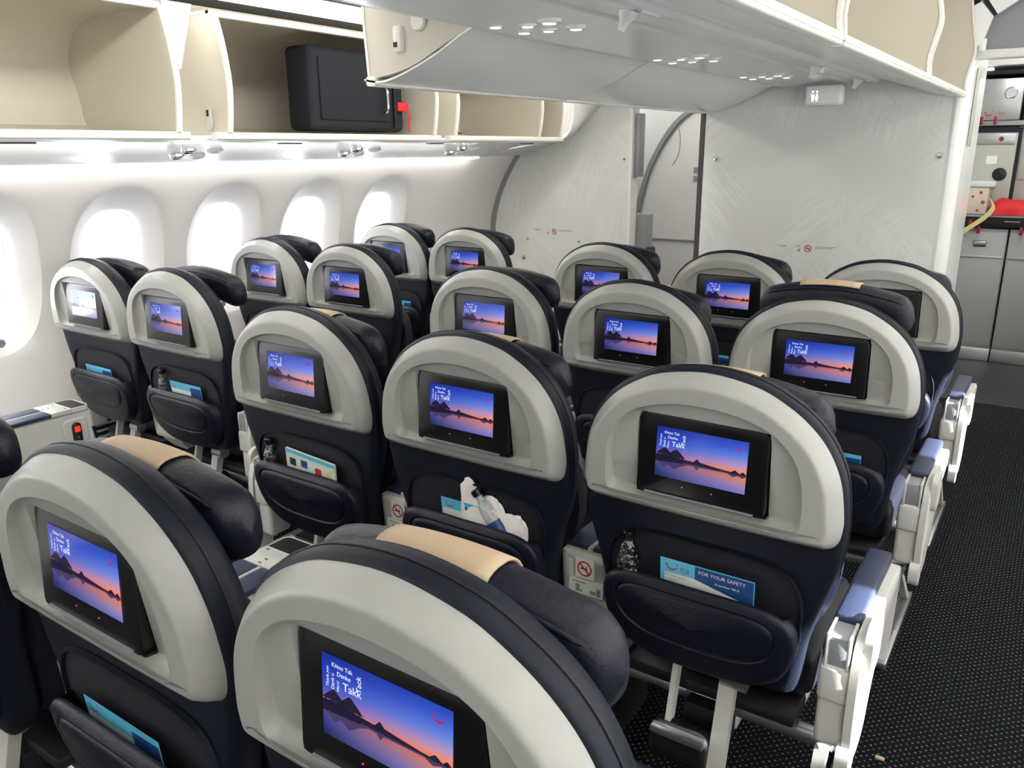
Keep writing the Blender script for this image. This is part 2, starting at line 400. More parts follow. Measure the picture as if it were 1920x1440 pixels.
# dark strips standing in for shade in the slots over the left bins
for (x, y0, y1, w) in ((-1.70, -3.0, -.78, .008), (-1.70, -.68, 1.2, .008), (-1.855, -3.2, 1.7, .03)):
    z = 2.215+(x+1.86)*(2.44-2.215)/.56 if x > -1.86 else 2.214
    sl = (2.44-2.215)/.56
    MBo = MB().loft([[(x-w, y, z-w*sl-.002), (x+w, y, z+w*sl-.002), (x+w, y, z+w*sl-.006), (x-w, y, z-w*sl-.006)] for y in (y0, y1)])
    struct(MBo.build('trim_%d' % (3+int(y0*10) % 7), GAPSHADE, ang=0))
def light_strip(name, a, b, y0, y1, mat, label):
    mb = MB().loft([[(a[0], y, a[1]), (b[0], y, b[1]), (b[0], y, b[1]-.006), (a[0], y, a[1]-.006)] for y in (y0, y1)])
    o = mb.build(name, mat, ang=0); tag(o, label, 'light'); return o
sl = (2.44-2.215)/.56
light_strip('cove_light', (-1.82, 2.215+.04*sl-.004), (-1.72, 2.215+.14*sl-.004), -4.6, 1.7, COVE, 'bright white cove light strip above the open left bins')
light_strip('cove_light', (1.72, 2.215+.14*sl-.004), (1.82, 2.215+.04*sl-.004), -4.6, 1.5, COVE, 'white cove light strip along the right hand ceiling')
light_strip('wall_wash_light', (-2.385, 1.566), (-2.335, 1.574), -4.6, 1.36, COVEW, 'warm white light strip under the left bins washing the window wall')
light_strip('wall_wash_light', (2.335, 1.574), (2.385, 1.566), -4.6, 1.5, COVEW, 'warm white light strip washing the right hand window wall')
light_strip('ceiling_light', (-1.02, 2.462), (-.84, 2.474), -4.8, 1.4, CEILL, 'white ceiling light strip over the left aisle')
light_strip('cove_light', (-.835, 2.40), (-.83, 2.455), -4.6, 1.5, BINFILL, 'added white light strip along the top of the centre bins on the left')  # unseen strip added to brighten the insides of the left bins
light_strip('ceiling_light', (.84, 2.474), (1.02, 2.462), -4.8, 1.2, CEILR, 'white ceiling light strip over the right aisle')

light_strip('ceiling_light', (-1.3, 2.44), (-1.1, 2.455), 2.2, 3.05, DOORFILL, 'added white fill light strip over the door area')  # unseen lamp added to brighten the door area
light_strip('ceiling_light', (.85, 2.46), (1.15, 2.455), 2.2, 3.3, DOORFILL, 'added white fill light strip in front of the galley')  # unseen lamp added to brighten the galley
# ------------------------------------------------------------------ overhead bins
def bin_unit(sgn, label, y0, y1, lip, tray, edge, panels, over, group, parts_col=TAN, lip_h=.03, under=None, x0=0):
    """lip: (x,z) front lip; tray: inside profile from lip to top front; edge: front edge curve of the end panels"""
    o = empty('overhead_bin', (x0+sgn*lip[0], (y0+y1)/2, lip[1])); tag(o, label, 'overhead bin', group)
    ox, oy, oz = o.location
    P = lambda p, y: (x0+sgn*p[0]-ox, y-oy, p[1]-oz)
    # rolled lip strip
    lp = rrect(lip[0]-.028, lip[0]+.012, lip[1]-.024, lip[1]+.006, .008, 4)
    MB().loft([[P(p, y0-over) for p in lp], [P(p, y1+over) for p in lp]]).build('lip', CREAM, o)
    # tray: inner shell with thickness
    T = cr(tray, 40, False)
    To = []
    for i, p in enumerate(T):
        a, b = T[max(0, i-1)], T[min(len(T)-1, i+1)]; tx, tz = b[0]-a[0], b[1]-a[1]; l = math.hypot(tx, tz); To.append((p[0]+tz/l*.012*TH, p[1]-tx/l*.012*TH))
    MB().loft([[P(p, y) for p in T+To[::-1]] for y in (y0, y1)]).build('bin_liner', parts_col, o, ang=30)
    if under:
        U = cr(under, 30, False); Uo = [(p[0], p[1]+.006) for p in U]
        MB().loft([[P(p, y) for p in U+Uo[::-1]] for y in (y0-over, y1+over)]).build('outer_shell', WHITE, o, ang=30)
    # top front frame
    tp = tray[-1]; q = rrect(tp[0]-.012, tp[0]+.02, tp[1]-.012, tp[1]+.012, .005, 3)
    MB().loft([[P(p, y) for p in q] for y in (y0, y1)]).build('top_rail', WHITE, o)
    E = cr(edge, 24, False)
    for yp in panels:
        outl = E+[p for p in T[::-1]]
        MB().loft([[P(p, yp-.008) for p in outl], [P(p, yp+.008) for p in outl]]).build('side_panel', parts_col, o, ang=20)
        mb = MB()
        rr = []
        for p in E: rr.append([P((p[0]-.004, p[1]), yp-.011), P((p[0]+.006, p[1]), yp-.011), P((p[0]+.006, p[1]), yp+.011), P((p[0]-.004, p[1]), yp+.011)])
        mb.loft(rr); mb.build('edge_trim', CREAM, o, ang=30)
    # latch marks on the lip
    for k in range(4):
        yy = y0+(y1-y0)*(.12+.25*k)
        MB().box(sgn*(.012)-.002, sgn*(.012)+.002, yy-oy-.004, yy-oy+.004, -.014, -.006).build('screw', GREYTRIM, o, ang=0)
    return o
TH = 1
# left outboard bins (lip towards the aisle = +x); profile in positive coordinates measured outward, sgn=-1 => x = -p
Llip = (1.715, 1.695)
# for these bins a larger p is further outboard
Ltray = [(1.70, 1.702), (1.95, 1.705), (2.285, 1.722), (2.337, 1.835), (2.38, 2.01), (2.25, 2.13), (1.98, 2.15), (1.735, 2.15)]
Ledge = [(1.685, 1.70), (1.668, 1.80), (1.662, 1.90), (1.682, 2.04), (1.712, 2.15)]
TH = 1
b1 = bin_unit(-1, 'open cream overhead bin at far left, empty and nearest the camera', -3.0, -1.47, Llip, Ltray, Ledge, (-1.475, -2.99), .045, 'left overhead bins')
b2 = bin_unit(-1, 'open cream overhead bin on the left holding a dark suitcase', -1.25, .075, Llip, Ltray, Ledge, (-1.24, .07), .055, 'left overhead bins')
b3 = bin_unit(-1, 'open cream overhead bin on the left nearest the front wall, with inner divider', .25, 1.40, Llip, Ltray, Ledge, (.255, 1.13, 1.395), .04, 'left overhead bins')
struct(MB().loft([[(-1.72-e, -1.455, 2.17), (-1.72-e, -1.335, 2.17), (-1.70-e, -1.425, 1.93), (-1.70-e, -1.435, 1.93)] for e in (0, .012)]).build('trim_30', WHITE, ang=0))
# latch on bin 2 outer side
lt = MB().box(-1.80+1.715, -1.775+1.715, -1.262+.5875, -1.249+.5875, .02, .10, .004).build('latch', SILV, b2)
MB().box(-1.795+1.715, -1.785+1.715, -1.266+.5875, -1.262+.5875, .07, .095).build('latch_slot', BLACKM, lt)
# service panel under the left bins
u = [(-1.745, 1.668), (-1.77, 1.663), (-1.95, 1.652), (-2.15, 1.622), (-2.31, 1.578), (-2.325, 1.582), (-2.33, 1.61)]
U = cr(u, 30, False)
po = empty('passenger_service_unit', (-2.05, 0, 1.64)); tag(po, 'grey white service panel under the left bins with reading lights', 'panel')
L_ = lambda p, y: (p[0]+2.05, y, p[1]-1.64)
MB().loft([[L_(p, y) for p in U]+[L_((p[0], p[1]+.012), y) for p in reversed(U)] for y in (-4.0, 1.42)]).build('panel_body', WHITE, po, ang=30)
def uz(x):
    for a, b in zip(u, u[1:]):
        if b[0] <= x <= a[0]: return a[1]+(b[1]-a[1])*(x-a[0])/(b[0]-a[0])
    return 1.6
for yc in (-2.3, -1.1, -.05, .9):
    for dy, xx in ((-.07, -2.08), (.07, -2.08), (-.05, -2.2), (.06, -2.2)):
        z = uz(xx)
        M = Matrix.Translation((xx+2.05, yc+dy, z-1.64)) @ Matrix.Rotation(radians(-11), 4, 'Y')
        ri = MB().lathe([(0, -.006), (.018, -.006), (.026, -.012), (.034, -.008), (.036, .004)], M).build('light_ring', CHROME if dy < 0 else WHITE, po)
    MB().box(-1.83+2.05, -1.80+2.05, yc+.22, yc+.34, uz(-1.81)-1.64-.004, uz(-1.81)-1.64+.004).build('vent_slot', DKTRIM, po, ang=0)
# closing panel between the last left bin and the front wall
mb = MB(); rows = []
for k in range(13):
    t = k/12; y = 1.42+(YF_L-1.42)*t
    e = t*t*(3-2*t)
    prof = cr([(-1.66+.0*e, 2.2+.1*e), (-1.60-.02*e, 1.9+.13*e), (-1.66-.1*e, 1.70+.13*e), (-1.95-.05*e, 1.65+.05*e), (-2.15-.0*e, 1.622+.01*e), (-2.31-.08*e, 1.578)], 24, False)
    rows.append([(p[0], y, p[1]) for p in prof])
mb.loft(rows, False, False, closed=False); struct(mb.build('trim_20', WALLM, ang=40, recalc=False))

# centre bins
Clip = (.775, 1.852)
Ctray = [(.77, 1.862), (.62, 1.885), (.48, 1.94), (.30, 2.02), (.12, 2.12), (.10, 2.3), (.3, 2.40), (.80, 2.40)]
Cedge = [(.78, 1.86), (.786, 1.95), (.792, 2.05), (.792, 2.15), (.792, 2.30), (.80, 2.40)]
Cund = [(.795, 1.845), (.72, 1.836), (.62, 1.858), (.5, 1.902), (.40, 1.950), (.34, 1.975)]
TH = -1
for (y0, y1, lab, pan) in ((-1.37, -.16, 'open white centre overhead bin facing left, nearer one with bowl shaped underside', (-1.36, -.17)), (-.13, 1.58, 'open white centre overhead bin facing left, the one against the front wall', (-.12, 1.57))):
    bb = bin_unit(-1, lab, y0, y1, Clip, Ctray, Cedge, pan, .008, 'centre overhead bins', under=Cund)
    if y0 < -1:
        lt = MB().box(-.66+.775, -.625+.775, -1.385+.765, -1.36+.765, .07, .15, .008).build('latch', CREAM, bb)
        MB().box(-.652+.775, -.64+.775, -1.39+.765, -1.384+.765, .085, .10).build('latch_slot', BLACKM, lt)
        M = Matrix.Translation((-.56+.775, -1.37+.765, .155)) @ Matrix.Rotation(pi/2, 4, 'X')
        MB().lathe([(0, .01), (.025, .01), (.028, 0)], M).build('hinge_cap', CREAM, bb)
Rlip = (.655, 1.89)
Rtray = [(.65, 1.897), (.55, 1.91), (.42, 1.95), (.25, 2.02), (.16, 2.12), (.14, 2.3), (.3, 2.41), (.62, 2.42)]
Redge = [(.66, 1.895), (.655, 1.95), (.668, 2.02), (.68, 2.09), (.665, 2.17), (.64, 2.30), (.62, 2.42)]
Rund = [(.67, 1.876), (.6, 1.874), (.5, 1.896), (.4, 1.93), (.3, 1.96), (.25, 1.975)]
for (y0, y1, lab, pan) in ((-2.85, -1.225, 'open cream centre overhead bin facing the right aisle, nearest the camera', (-2.84, -1.235)), (-1.195, .25, 'open cream centre overhead bin facing the right aisle, middle one', (-1.185, .24)), (.275, 1.56, 'open cream centre overhead bin facing the right aisle, against the front wall', (.285, 1.55))):
    bin_unit(1, lab, y0, y1, Rlip, Rtray, Redge, pan, .006, 'centre overhead bins', under=Rund, lip_h=.03)
# closed bin over the camera side of the centre block
mb = MB(); C = cr([(-.335, 1.985), (-.48, 2.04), (-.72, 2.16), (-.80, 2.3), (-.78, 2.45)], 20, False)
mb.loft([[(p[0]+.6, y+3.0, p[1]-2.2) for p in C+[(p[0]+.02, p[1]+.015) for p in reversed(C)]] for y in (-4.6, -1.4)])
o = mb.build('overhead_bin', WHITE, ang=30); o.location = (-.6, -3.0, 2.2); tag(o, 'closed white centre overhead bin facing left, above the nearest row', 'overhead bin')
# centre service channel with lights and nozzles
po = empty('service_channel', (0, 0, 1.98)); tag(po, 'white service channel under the centre bins with reading lights and air nozzles', 'panel')
cs = cr([(-.333, 1.985), (-.31, 1.962), (-.2, 1.964), (.03, 1.975), (.055, 1.966), (.08, 1.975), (.18, 1.964), (.22, 1.964), (.243, 1.985)], 48, False)
MB().loft([[(p[0], y, p[1]-1.98) for p in cs]+[(p[0], y, p[1]+.012-1.98) for p in reversed(cs)] for y in (-4.5, 1.6)]).build('channel_body', WHITE, po, ang=30)
for yc in (-1.30, -.18, .85):
    for dx, dy, r in ((-.085, -.075, .034), (-.085, .075, .03), (-.17, -.055, .028), (-.17, .06, .028), (-.25, -.10, .03), (-.25, .05, .03)):
        M = Matrix.Translation((dx, yc+dy, -.012))
        MB().lathe([(0, -.008), (r*.6, -.008), (r*.72, -.003), (r*.95, -.006), (r, -.001), (r*1.05, .006)], M).build('light_ring', WHITE, po)
        MB().lathe([(0, -.0092), (r*.55, -.0092), (r*.58, -.004)], M).build('reading_lens', LENS, po)
for yc in (-2.6, -1.42, .44, 1.3):
    M = Matrix.Translation((.18, yc, -.016)) @ Matrix.Rotation(radians(25), 4, 'Y')
    nzl = MB().lathe([(0, -.05), (.010, -.05), (.013, -.03), (.024, -.012), (.028, .004)], M, 16).build('air_nozzle', WHITE, po)
    MB().box(.21, .217, yc-.0, yc+.12, -.024, -.016, .003).build('nozzle_tab', CREAM, po)
# lit sign at the end of the channel
so = empty('lavatory_sign', (-.035, 1.5, 1.90)); tag(so, 'white lit lavatory sign box hanging under the centre bins', 'sign')
MB().box(-.098, .098, -.03, .07, -.052, .055, .016, 3).build('sign_box', WHITE, so)
for dx in (-.055, -.032):
    mb = MB(); y = -.0312
    pts = [(dx+a, y, b) for a, b in ((-.004, -.03), (.004, -.03), (.004, -.018), (.009, -.018) if dx > -.04 else (.008, -.02), (.0, .016) if dx > -.04 else (.009, .006), (-.009, -.018) if dx > -.04 else (-.009, .006), (-.004, -.018))]
    mb.poly(pts)
    mb.poly([(dx+.005*cos(2*pi*k/10), y, .021+.005*sin(2*pi*k/10)) for k in range(10)])
    mb.build('figure_symbol', SIGNL, so, ang=0, recalc=False)

# ------------------------------------------------------------------ suitcase in bin 2
s = empty('suitcase', (-2.0, -.36, 1.718)); tag(s, 'dark navy suitcase lying in the open left overhead bin', 'suitcase')
MB().box(.03, .20, -.325, .325, .0, .38, .03, 4).build('case_body', SUITM, s)
MB().box(.199, .207, -.27, .20, .05, .33, .003).build('front_pocket', SUITM, s)
hp = cr([(.2, .16, .09), (.232, .16, .10), (.236, .16, .15), (.232, .16, .20), (.2, .16, .21)], 16, False)
MB().tube(hp, .008).build('carry_handle', CHROME, s)
MB().box(.19, .212, .235, .255, .02, .36, .003).build('compression_strap', BLACKM, s)
tg = empty('luggage_ribbon', (-1.79, -.07, 1.84)); tag(tg, 'red ribbon tied on the suitcase corner', 'ribbon')
MB().box(-.012, .012, -.035, .045, -.02, .025, .005).build('knot_band', RED, tg)
tl = cr([(.004, .04, -.01), (.012, .048, -.05), (.006, .046, -.09), (.010, .05, -.12)], 12, False)
MB().loft([[(p[0]-.001, p[1]-.006, p[2]), (p[0]+.001, p[1]-.006, p[2]), (p[0]+.001, p[1]+.006, p[2]), (p[0]-.001, p[1]+.006, p[2])] for p in tl]).build('ribbon_tail', RED, tg)
wr = cr([(-1.70, .285, 1.79), (-1.76, .33, 1.75), (-1.80, .42, 1.722), (-1.80, .46, 1.716)], 12, False)
tag(MB().tube(wr, .003, 6).build('loose_cable', BLACKM), 'thin dark cable trailing in the left bin nearest the front wall', 'cable')

# ------------------------------------------------------------------ front walls
wf = struct(MB().box(-.765, .60, YF_C, YF_C+.06, 0, 2.48).build('wall_front', PALM, ang=0))
mb = MB(); ps = []
for k in range(13):
    a = radians(180+90*k/12); ps.append((.665+.055*cos(a)+.0, YF_C+.02+.055*sin(a)))
pl = [(.60, YF_C+.06), (.60, YF_C)]+[(.62+.06*sin(radians(90*k/10)), YF_C-.012+.06*(1-cos(radians(90*k/10)))) for k in range(11)]+[(.685, YF_C+.3), (.685, YF_C+.62), (.60, YF_C+.62)]
mb.loft([[(x, y, z) for x, y in pl] for z in (0, 2.48)]); struct(mb.build('trim_21', WHITE, ang=35))
# recessed strip and fittings on the jamb
tag(MB().box(.684, .69, YF_C+.12, YF_C+.26, 1.62, 2.02, .002).build('jamb_latch_plate', SILV), 'tall pale latch plate on the jamb of the aisle opening', 'plate')
struct(MB().box(-2.75, -1.425, YF_L, YF_L+.05, 0, 2.2).build('wall_left_front', PALM, ang=0))
struct(MB().box(-1.437, -1.415, YF_L-.004, YF_L+.10, 0, 2.2).build('trim_22', WALLM, ang=0))
struct(MB().loft([[(-wx(z)+a, YF_L-b, z) for z in [0.3+1.28*k/20 for k in range(21)]] for a, b in ((-.02, .0), (-.005, .022), (.02, .022), (.035, .0))], False, False, closed=False).build('trim_23', GREYTRIM, ang=40))
struct(MB().box(-.80, -.765, YF_C-.004, YF_C+.35, 0, 1.98, .004).build('trim_24', DKTRIM))
struct(MB().box(-1.43, -.765, YF_C+.03, YF_C+.5, 2.02, 2.2).build('trim_25', WALLM, ang=0))
# header across the right aisle
struct(MB().box(.66, 2.75, YF_C, YF_C+.10, 2.055, 2.10, .008).build('trim_26', WHITE))
struct(MB().box(.66, 2.75, YF_C+.03, YF_C+.09, 2.10, 2.48).build('trim_27', GREYTRIM, ang=0))
def corner(name, pts, m, y0=1.575, y1=1.612):
    struct(MB().loft([[(x, y, z) for x, z in pts] for y in (y0, y1)]).build(name, m, ang=0))
corner('trim_28', [(.56, 2.26), (.655, 2.315), (.675, 2.325), (.735, 2.252), (.70, 2.12), (.60, 2.10)], WHITE)
corner('trim_31', [(.54, 2.25), (.66, 2.315), (.70, 2.45), (.54, 2.45)], GAPSHADE, 1.60, 1.615)  # dark sheet in place of the shade in the gap above the wedge
corner('trim_32', [(.672, 2.34), (.737, 2.255), (.752, 2.262), (.69, 2.35)], GAPSHADE)  # dark strip painted in for the shaded slit between the white panels
corner('trim_33', [(.69, 2.35), (.752, 2.262), (.90, 2.36), (.86, 2.44), (.72, 2.44)], WHITE)
tag(MB().box(.685, .72, YF_C-.03, YF_C-.005, 2.09, 2.15, .004).build('curtain_clip', CREAM), 'small cream curtain clip at the corner of the aisle header', 'clip')
struct(MB().box(1.72, 2.75, YF_C, YF_C+.06, 0, 2.1).build('wall_right_front', PALM, ang=0))
# coat hooks
def coathook(x, y, z, lab, r=.017):
    o = empty('coat_hook', (x, y, z)); tag(o, lab, 'hook', 'coat hooks on the front walls')
    M = Matrix.Rotation(pi/2, 4, 'X')
    MB().lathe([(r, -.003), (r, .006), (r*.8, .012), (0, .013)], M).build('base_disc', CHROME, o)
    MB().tube(cr([(.0, -.01, 0), (.004, -.022, -.004), (.008, -.026, .008)], 8, False), .005, 8).build('hook_pin', CHROME, o)
coathook(-.683, YF_C, 1.557, 'round chrome coat hook high at the left edge of the centre wall')
coathook(.575, YF_C, 1.575, 'round chrome coat hook high at the right edge of the centre wall')
coathook(-2.33, YF_L, .80, 'round chrome coat hook low on the left front wall', .02)
coathook(-2.29, YF_L, .95, 'small dark stud on the left front wall above the low hook', .009)
coathook(-1.83, YF_L, .953, 'small dark stud on the left front wall near the sign', .009)
coathook(-1.47, YF_L, 1.55, 'small dark stud high on the left front wall by the doorway', .009)
def wall_placard(x, y, z, lab):
    o = empty('no_smoking_placard', (x, y, z)); tag(o, lab, 'sign', 'wall placards')
    ring_sign(o, 0, -.002, 0, .022)
    mb = MB()
    for dx, w_, dz in ((-.16, .06, .012), (-.15, .04, .004), (-.06, .03, .012), (.10, .12, .014), (.09, .10, .005)):
        mb.poly([(dx-w_/2, -.0015, dz-.0018), (dx+w_/2, -.0015, dz-.0018), (dx+w_/2, -.0015, dz+.0018), (dx-w_/2, -.0015, dz+.0018)])
    mb.poly([(-.065, -.0015, -.02), (-.045, -.0015, -.02), (-.045, -.0015, .0), (-.052, -.0015, .0), (-.052, -.0015, -.012), (-.065, -.0015, -.012)])
    mb.build('caption_print', GREYINK, o, ang=0, recalc=False)
def ring_sign(parent, cx, y, cz, r):
    mb = MB(); n = 24
    V = [(cx+q*cos(2*pi*k/n), y, cz+q*sin(2*pi*k/n)) for q in (r, r*.8) for k in range(n)]
    mb.add(V, [(k, (k+1) % n, n+(k+1) % n, n+k) for k in range(n)])
    a = r*.82; w_ = r*.1; c = cos(radians(45))
    mb.poly([(cx-a*c-w_*c, y, cz+a*c-w_*c), (cx+a*c-w_*c, y, cz-a*c-w_*c), (cx+a*c+w_*c, y, cz-a*c+w_*c), (cx-a*c+w_*c, y, cz+a*c+w_*c)])
    o = mb.build('prohibition_ring', SIGNR, parent, ang=0, recalc=False)
    mb = MB(); mb.poly([(cx-r*.55, y+.0004, cz-r*.12), (cx+r*.4, y+.0004, cz-r*.12), (cx+r*.4, y+.0004, cz+r*.1), (cx-r*.55, y+.0004, cz+r*.1)])
    mb.poly([(cx+r*.2, y+.0004, cz+r*.15), (cx+r*.3, y+.0004, cz+r*.15), (cx+r*.45, y+.0004, cz+r*.5), (cx+r*.35, y+.0004, cz+r*.5)])
    mb.build('cigarette_symbol', SIGNK, parent, ang=0, recalc=False)
wall_placard(-.075, YF_C-.0005, 1.034, 'small no smoking placard with grey captions on the centre front wall')
wall_placard(-2.05, YF_L-.0005, 1.016, 'small no smoking placard with grey captions on the left front wall')

# ------------------------------------------------------------------ door area seen through the gap between the front walls
struct(MB().box(-2.75, -.60, 3.15, 3.2, 0, 2.3).build('wall_door_area', WALLM, ang=0))
dr = MB(); dpts = cr([(-1.93, .35), (-1.95, .9), (-1.90, 1.25), (-1.78, 1.58), (-1.58, 1.86), (-1.30, 2.0), (-.95, 2.06)], 30, False)
dr.loft([[(x, 3.13, z) for x, z in dpts], [(x, 3.09, z) for x, z in dpts], [(x+.03, 3.09, z-.02) for x, z in dpts], [(x+.03, 3.13, z-.02) for x, z in dpts]], False, False, closed=False)
struct(dr.build('trim_29', GREYTRIM, ang=40))
do = struct(MB().loft([[(x+.05, y, z-.03) for x, z in dpts]+[(-.7, y, 2.0), (-.7, y, .35)] for y in (3.12, 3.145)]).build('door_1', WALLM, ang=20))
MB().box(-1.80, -.7, 3.105, 3.12, .86, .875, .003).build('door_moulding', GREYTRIM, do)
MB().box(-1.80, -1.775, 3.10, 3.12, .62, 1.02, .003).build('grab_bar', CREAM, do)
pc = MB().box(-1.42, -1.33, 3.11, 3.12, 1.36, 1.40).build('notice_print', GREYINK, do, ang=0)
MB().box(-1.42, -1.34, 3.11, 3.12, 1.43, 1.47).build('notice_print', GREYINK, do, ang=0)
js = empty('jump_seat', (-1.40, YF_L+.16, .62)); tag(js, 'folded grey crew seat on the back of the left front wall', 'seat')
MB().box(-.03, .055, -.05, .10, 0, .55, .02, 3).build('seat_backrest', GREYTRIM, js)
MB().box(.0, .075, -.03, .12, -.2, .30, .02, 3).build('folding_seat', BLACKM, js)
tag(MB().box(-1.41, -1.375, YF_L+.03, YF_L+.12, 1.43, 1.86, .006).build('wall_vent_strip', GREYTRIM), 'tall grey strip on the doorway edge of the left front wall', 'panel')
cb = cr([(-1.36, 2.6, 1.78), (-1.33, 2.58, 1.7), (-1.33, 2.56, 1.58), (-1.37, 2.55, 1.5)], 14, False)
tag(MB().tube(cb, .004, 6).build('hanging_cord', GREYTRIM), 'thin grey cord loop hanging in the doorway beside the door', 'cord')

# ------------------------------------------------------------------ galley
GY = 3.7
struct(MB().box(-.70, 2.75, GY+.45, GY+.5, 0, 2.5).build('wall_galley', GALM, ang=0))
for i, (x0, x1, lab) in enumerate(((.42, .853, 'left grey galley trolley door under the counter'), (.862, 1.30, 'right grey galley trolley door under the counter'))):
    c = empty('galley_trolley', ((x0+x1)/2, GY+.2, 0)); tag(c, lab, 'trolley', 'galley trolleys'); w = (x1-x0)/2
    MB().box(-w, w, -.2, .22, .10, 1.02, .008).build('trolley_body', CARTM, c)
    d = MB().box(-w+.005, w-.005, -.216, -.2, .12, 1.0, .006).build('trolley_door', CARTM, c)
    MB().box(-.0, .085, -.222, -.216, .885, .92, .012 if False else .003).build('latch_recess', BLACKM, d)
    MB().box(-.005, .09, -.232, -.220, .895, .93, .012, 3).build('paddle_latch', STEEL, d)
    MB().box(-w+.01, w-.01, -.224, -.216, .80, .815, .003).build('bumper_strip', STEEL, d)
    MB().box(-w, w, -.21, .2, .0, .10, .004).build('kick_plate', STEEL, c)
ct = empty('galley_counter', (1.1, GY+.2, 1.03)); tag(ct, 'dark edged galley counter above the trolleys', 'counter')
MB().box(-.68, 1.4, -.24, .25, .0, .075, .006).build('counter_edge', BLACKM, ct)
MB().box(-.68, 1.4, -.25, .25, .075, .095, .004).build('counter_top', STEEL, ct)
MB().box(-.28, -.18, -.2425, -.24, .045, .052).build('name_plate', BEIGE, ct, ang=0)
for x, z in ((.545, 1.04), (.60, 1.075), (.66, 1.03), (.935, 1.03), (1.0, 1.05)):
    k = empty('turn_latch', (x, GY-.045, z)); tag(k, {.545: 'red turn latch at the left end of the galley counter edge', .60: 'red turn latch highest on the galley counter edge', .66: 'red turn latch third along the galley counter edge', .935: 'red turn latch above the right trolley door', 1.0: 'red turn latch at the right frame edge on the counter'}[x], 'latch', 'red galley latches')
    MB().lathe([(0, .022), (.012, .022), (.015, .012), (.015, 0)], Matrix.Rotation(pi/2, 4, 'X'), 14).build('latch_base', CHROME, k)
    MB().box(-.012, .012, -.03, -.018, -.045, .012, .005).build('latch_flag', REDP, k)
# upper compartments
up_ = empty('galley_oven_unit', (1.1, GY+.2, 1.13)); tag(up_, 'pale galley unit with a black round window above the counter', 'galley unit')
MB().box(-.68, 1.4, -.1, .25, 0, .63, .004).build('unit_carcass', GALM, up_)
dd = MB().box(-.62, -.285, -.118, -.1, .0, .60, .006).build('unit_door', GALM, up_)
M = Matrix.Translation((-.37, -.118, .285)) @ Matrix.Rotation(pi/2, 4, 'X')
MB().lathe([(.048, -.002), (.048, .004), (.042, .006), (0, .006)], M).build('round_window', BLACK, dd)
MB().box(-.62, -.30, -.123, -.118, .50, .575, .003).build('control_panel', STEEL, dd)
MB().lathe([(.016, 0), (.016, .008), (0, .009)], Matrix.Translation((-.39, -.123, .54)) @ Matrix.Rotation(pi/2, 4, 'X')).build('red_knob', REDP, dd)
MB().box(-.285, -.262, -.12, -.1, .0, .62).build('door_gap_shade', GAPSHADE, up_, ang=0)  # solid dark strip standing for the shade in the gap beside the door
MB().box(-.62, -.285, -.1195, -.117, .585, .63).build('top_gap_shade', GAPSHADE, up_, ang=0)  # dark strip painting the shade in the gap over the door
MB().box(-.255, .1, -.112, -.1, .25, .6, .004).build('side_panel', GALM, up_)
MB().box(-.47, -.40, -.1195, -.118, .36, .42).build('notice_sticker', STICK, dd, ang=0)
sh = MB().box(-.68+1.1, 2.5, GY+.06, GY+.45, 1.765, 1.80, .004).build('galley_shelf', STEEL); tag(sh, 'steel shelf edge between the galley units', 'shelf')
for x, lab in ((.565, 'red turn latch on the left of the galley shelf edge'), (.655, 'red turn latch on the right of the galley shelf edge')):
    k = empty('turn_latch', (x, GY+.045, 1.80)); tag(k, lab, 'latch', 'red galley latches')
    MB().lathe([(0, .022), (.012, .022), (.015, .012), (.015, 0)], Matrix.Rotation(pi/2, 4, 'X'), 14).build('latch_base', CHROME, k)
    MB().box(-.011, .011, -.03, -.018, -.03, .03, .005).build('latch_flag', REDP, k)
cn = empty('galley_container', (.66, GY+.25, 1.803)); tag(cn, 'silver galley container with a round vent and smile mark', 'container')
MB().box(-.18, .145, -.2, .2, 0, .29, .006).build('container_box', STEEL, cn)
MB().lathe([(.042, -.002), (.042, .008), (.036, .010), (.034, .004), (0, .004)], Matrix.Translation((.07, -.2, .19)) @ Matrix.Rotation(pi/2, 4, 'X')).build('round_vent', CHROME, cn)
MB().loft([[(x, -.201-e, z) for x, z in rrect(-.065+i, .04-i, .10+i, .14-i, .018-i*.8, 5)] for i, e in ((0, 0), (0, .006), (.008, .006), (.008, .001))], False, True).build('handle_slot', CHROME, cn)
V, F = smile(-.055, .055, .026, -.2015); MB().add(V, F).build('smile_mark', INKR, cn, ang=0, recalc=False)
V, F = text_mesh('TUI', .03); MB().add([(v.x+.0, -.2015, v.y+.035) for v in V], F).build('brand_lettering', INKR, cn, ang=0, recalc=False)
c2 = empty('galley_container', (1.02, GY+.25, 1.803)); tag(c2, 'silver galley container beyond the dark gap at the right frame edge', 'container')
MB().box(-.19, .19, -.2, .2, 0, .29, .006).build('container_box', STEEL, c2)
MB().loft([[(x, -.201-e, z) for x, z in rrect(-.065+i, .04-i, .10+i, .14-i, .018-i*.8, 5)] for i, e in ((0, 0), (0, .006), (.008, .006), (.008, .001))], False, True).build('handle_slot', CHROME, c2)
tp = empty('galley_top_panel', (1.2, GY+.2, 2.12)); tag(tp, 'pale galley top panel with a dark strip and a small lamp', 'panel')
MB().box(-.78, 1.4, -.16, .25, .0, .03, .004).build('dark_strip', BLACKM, tp)
MB().box(-.78, 1.4, -.2, .25, .06, .35, .01).build('fascia', WALLM, tp)
MB().box(-.66, -.60, -.19, -.16, .03, .05, .008).build('small_lamp', SIGNL, tp)
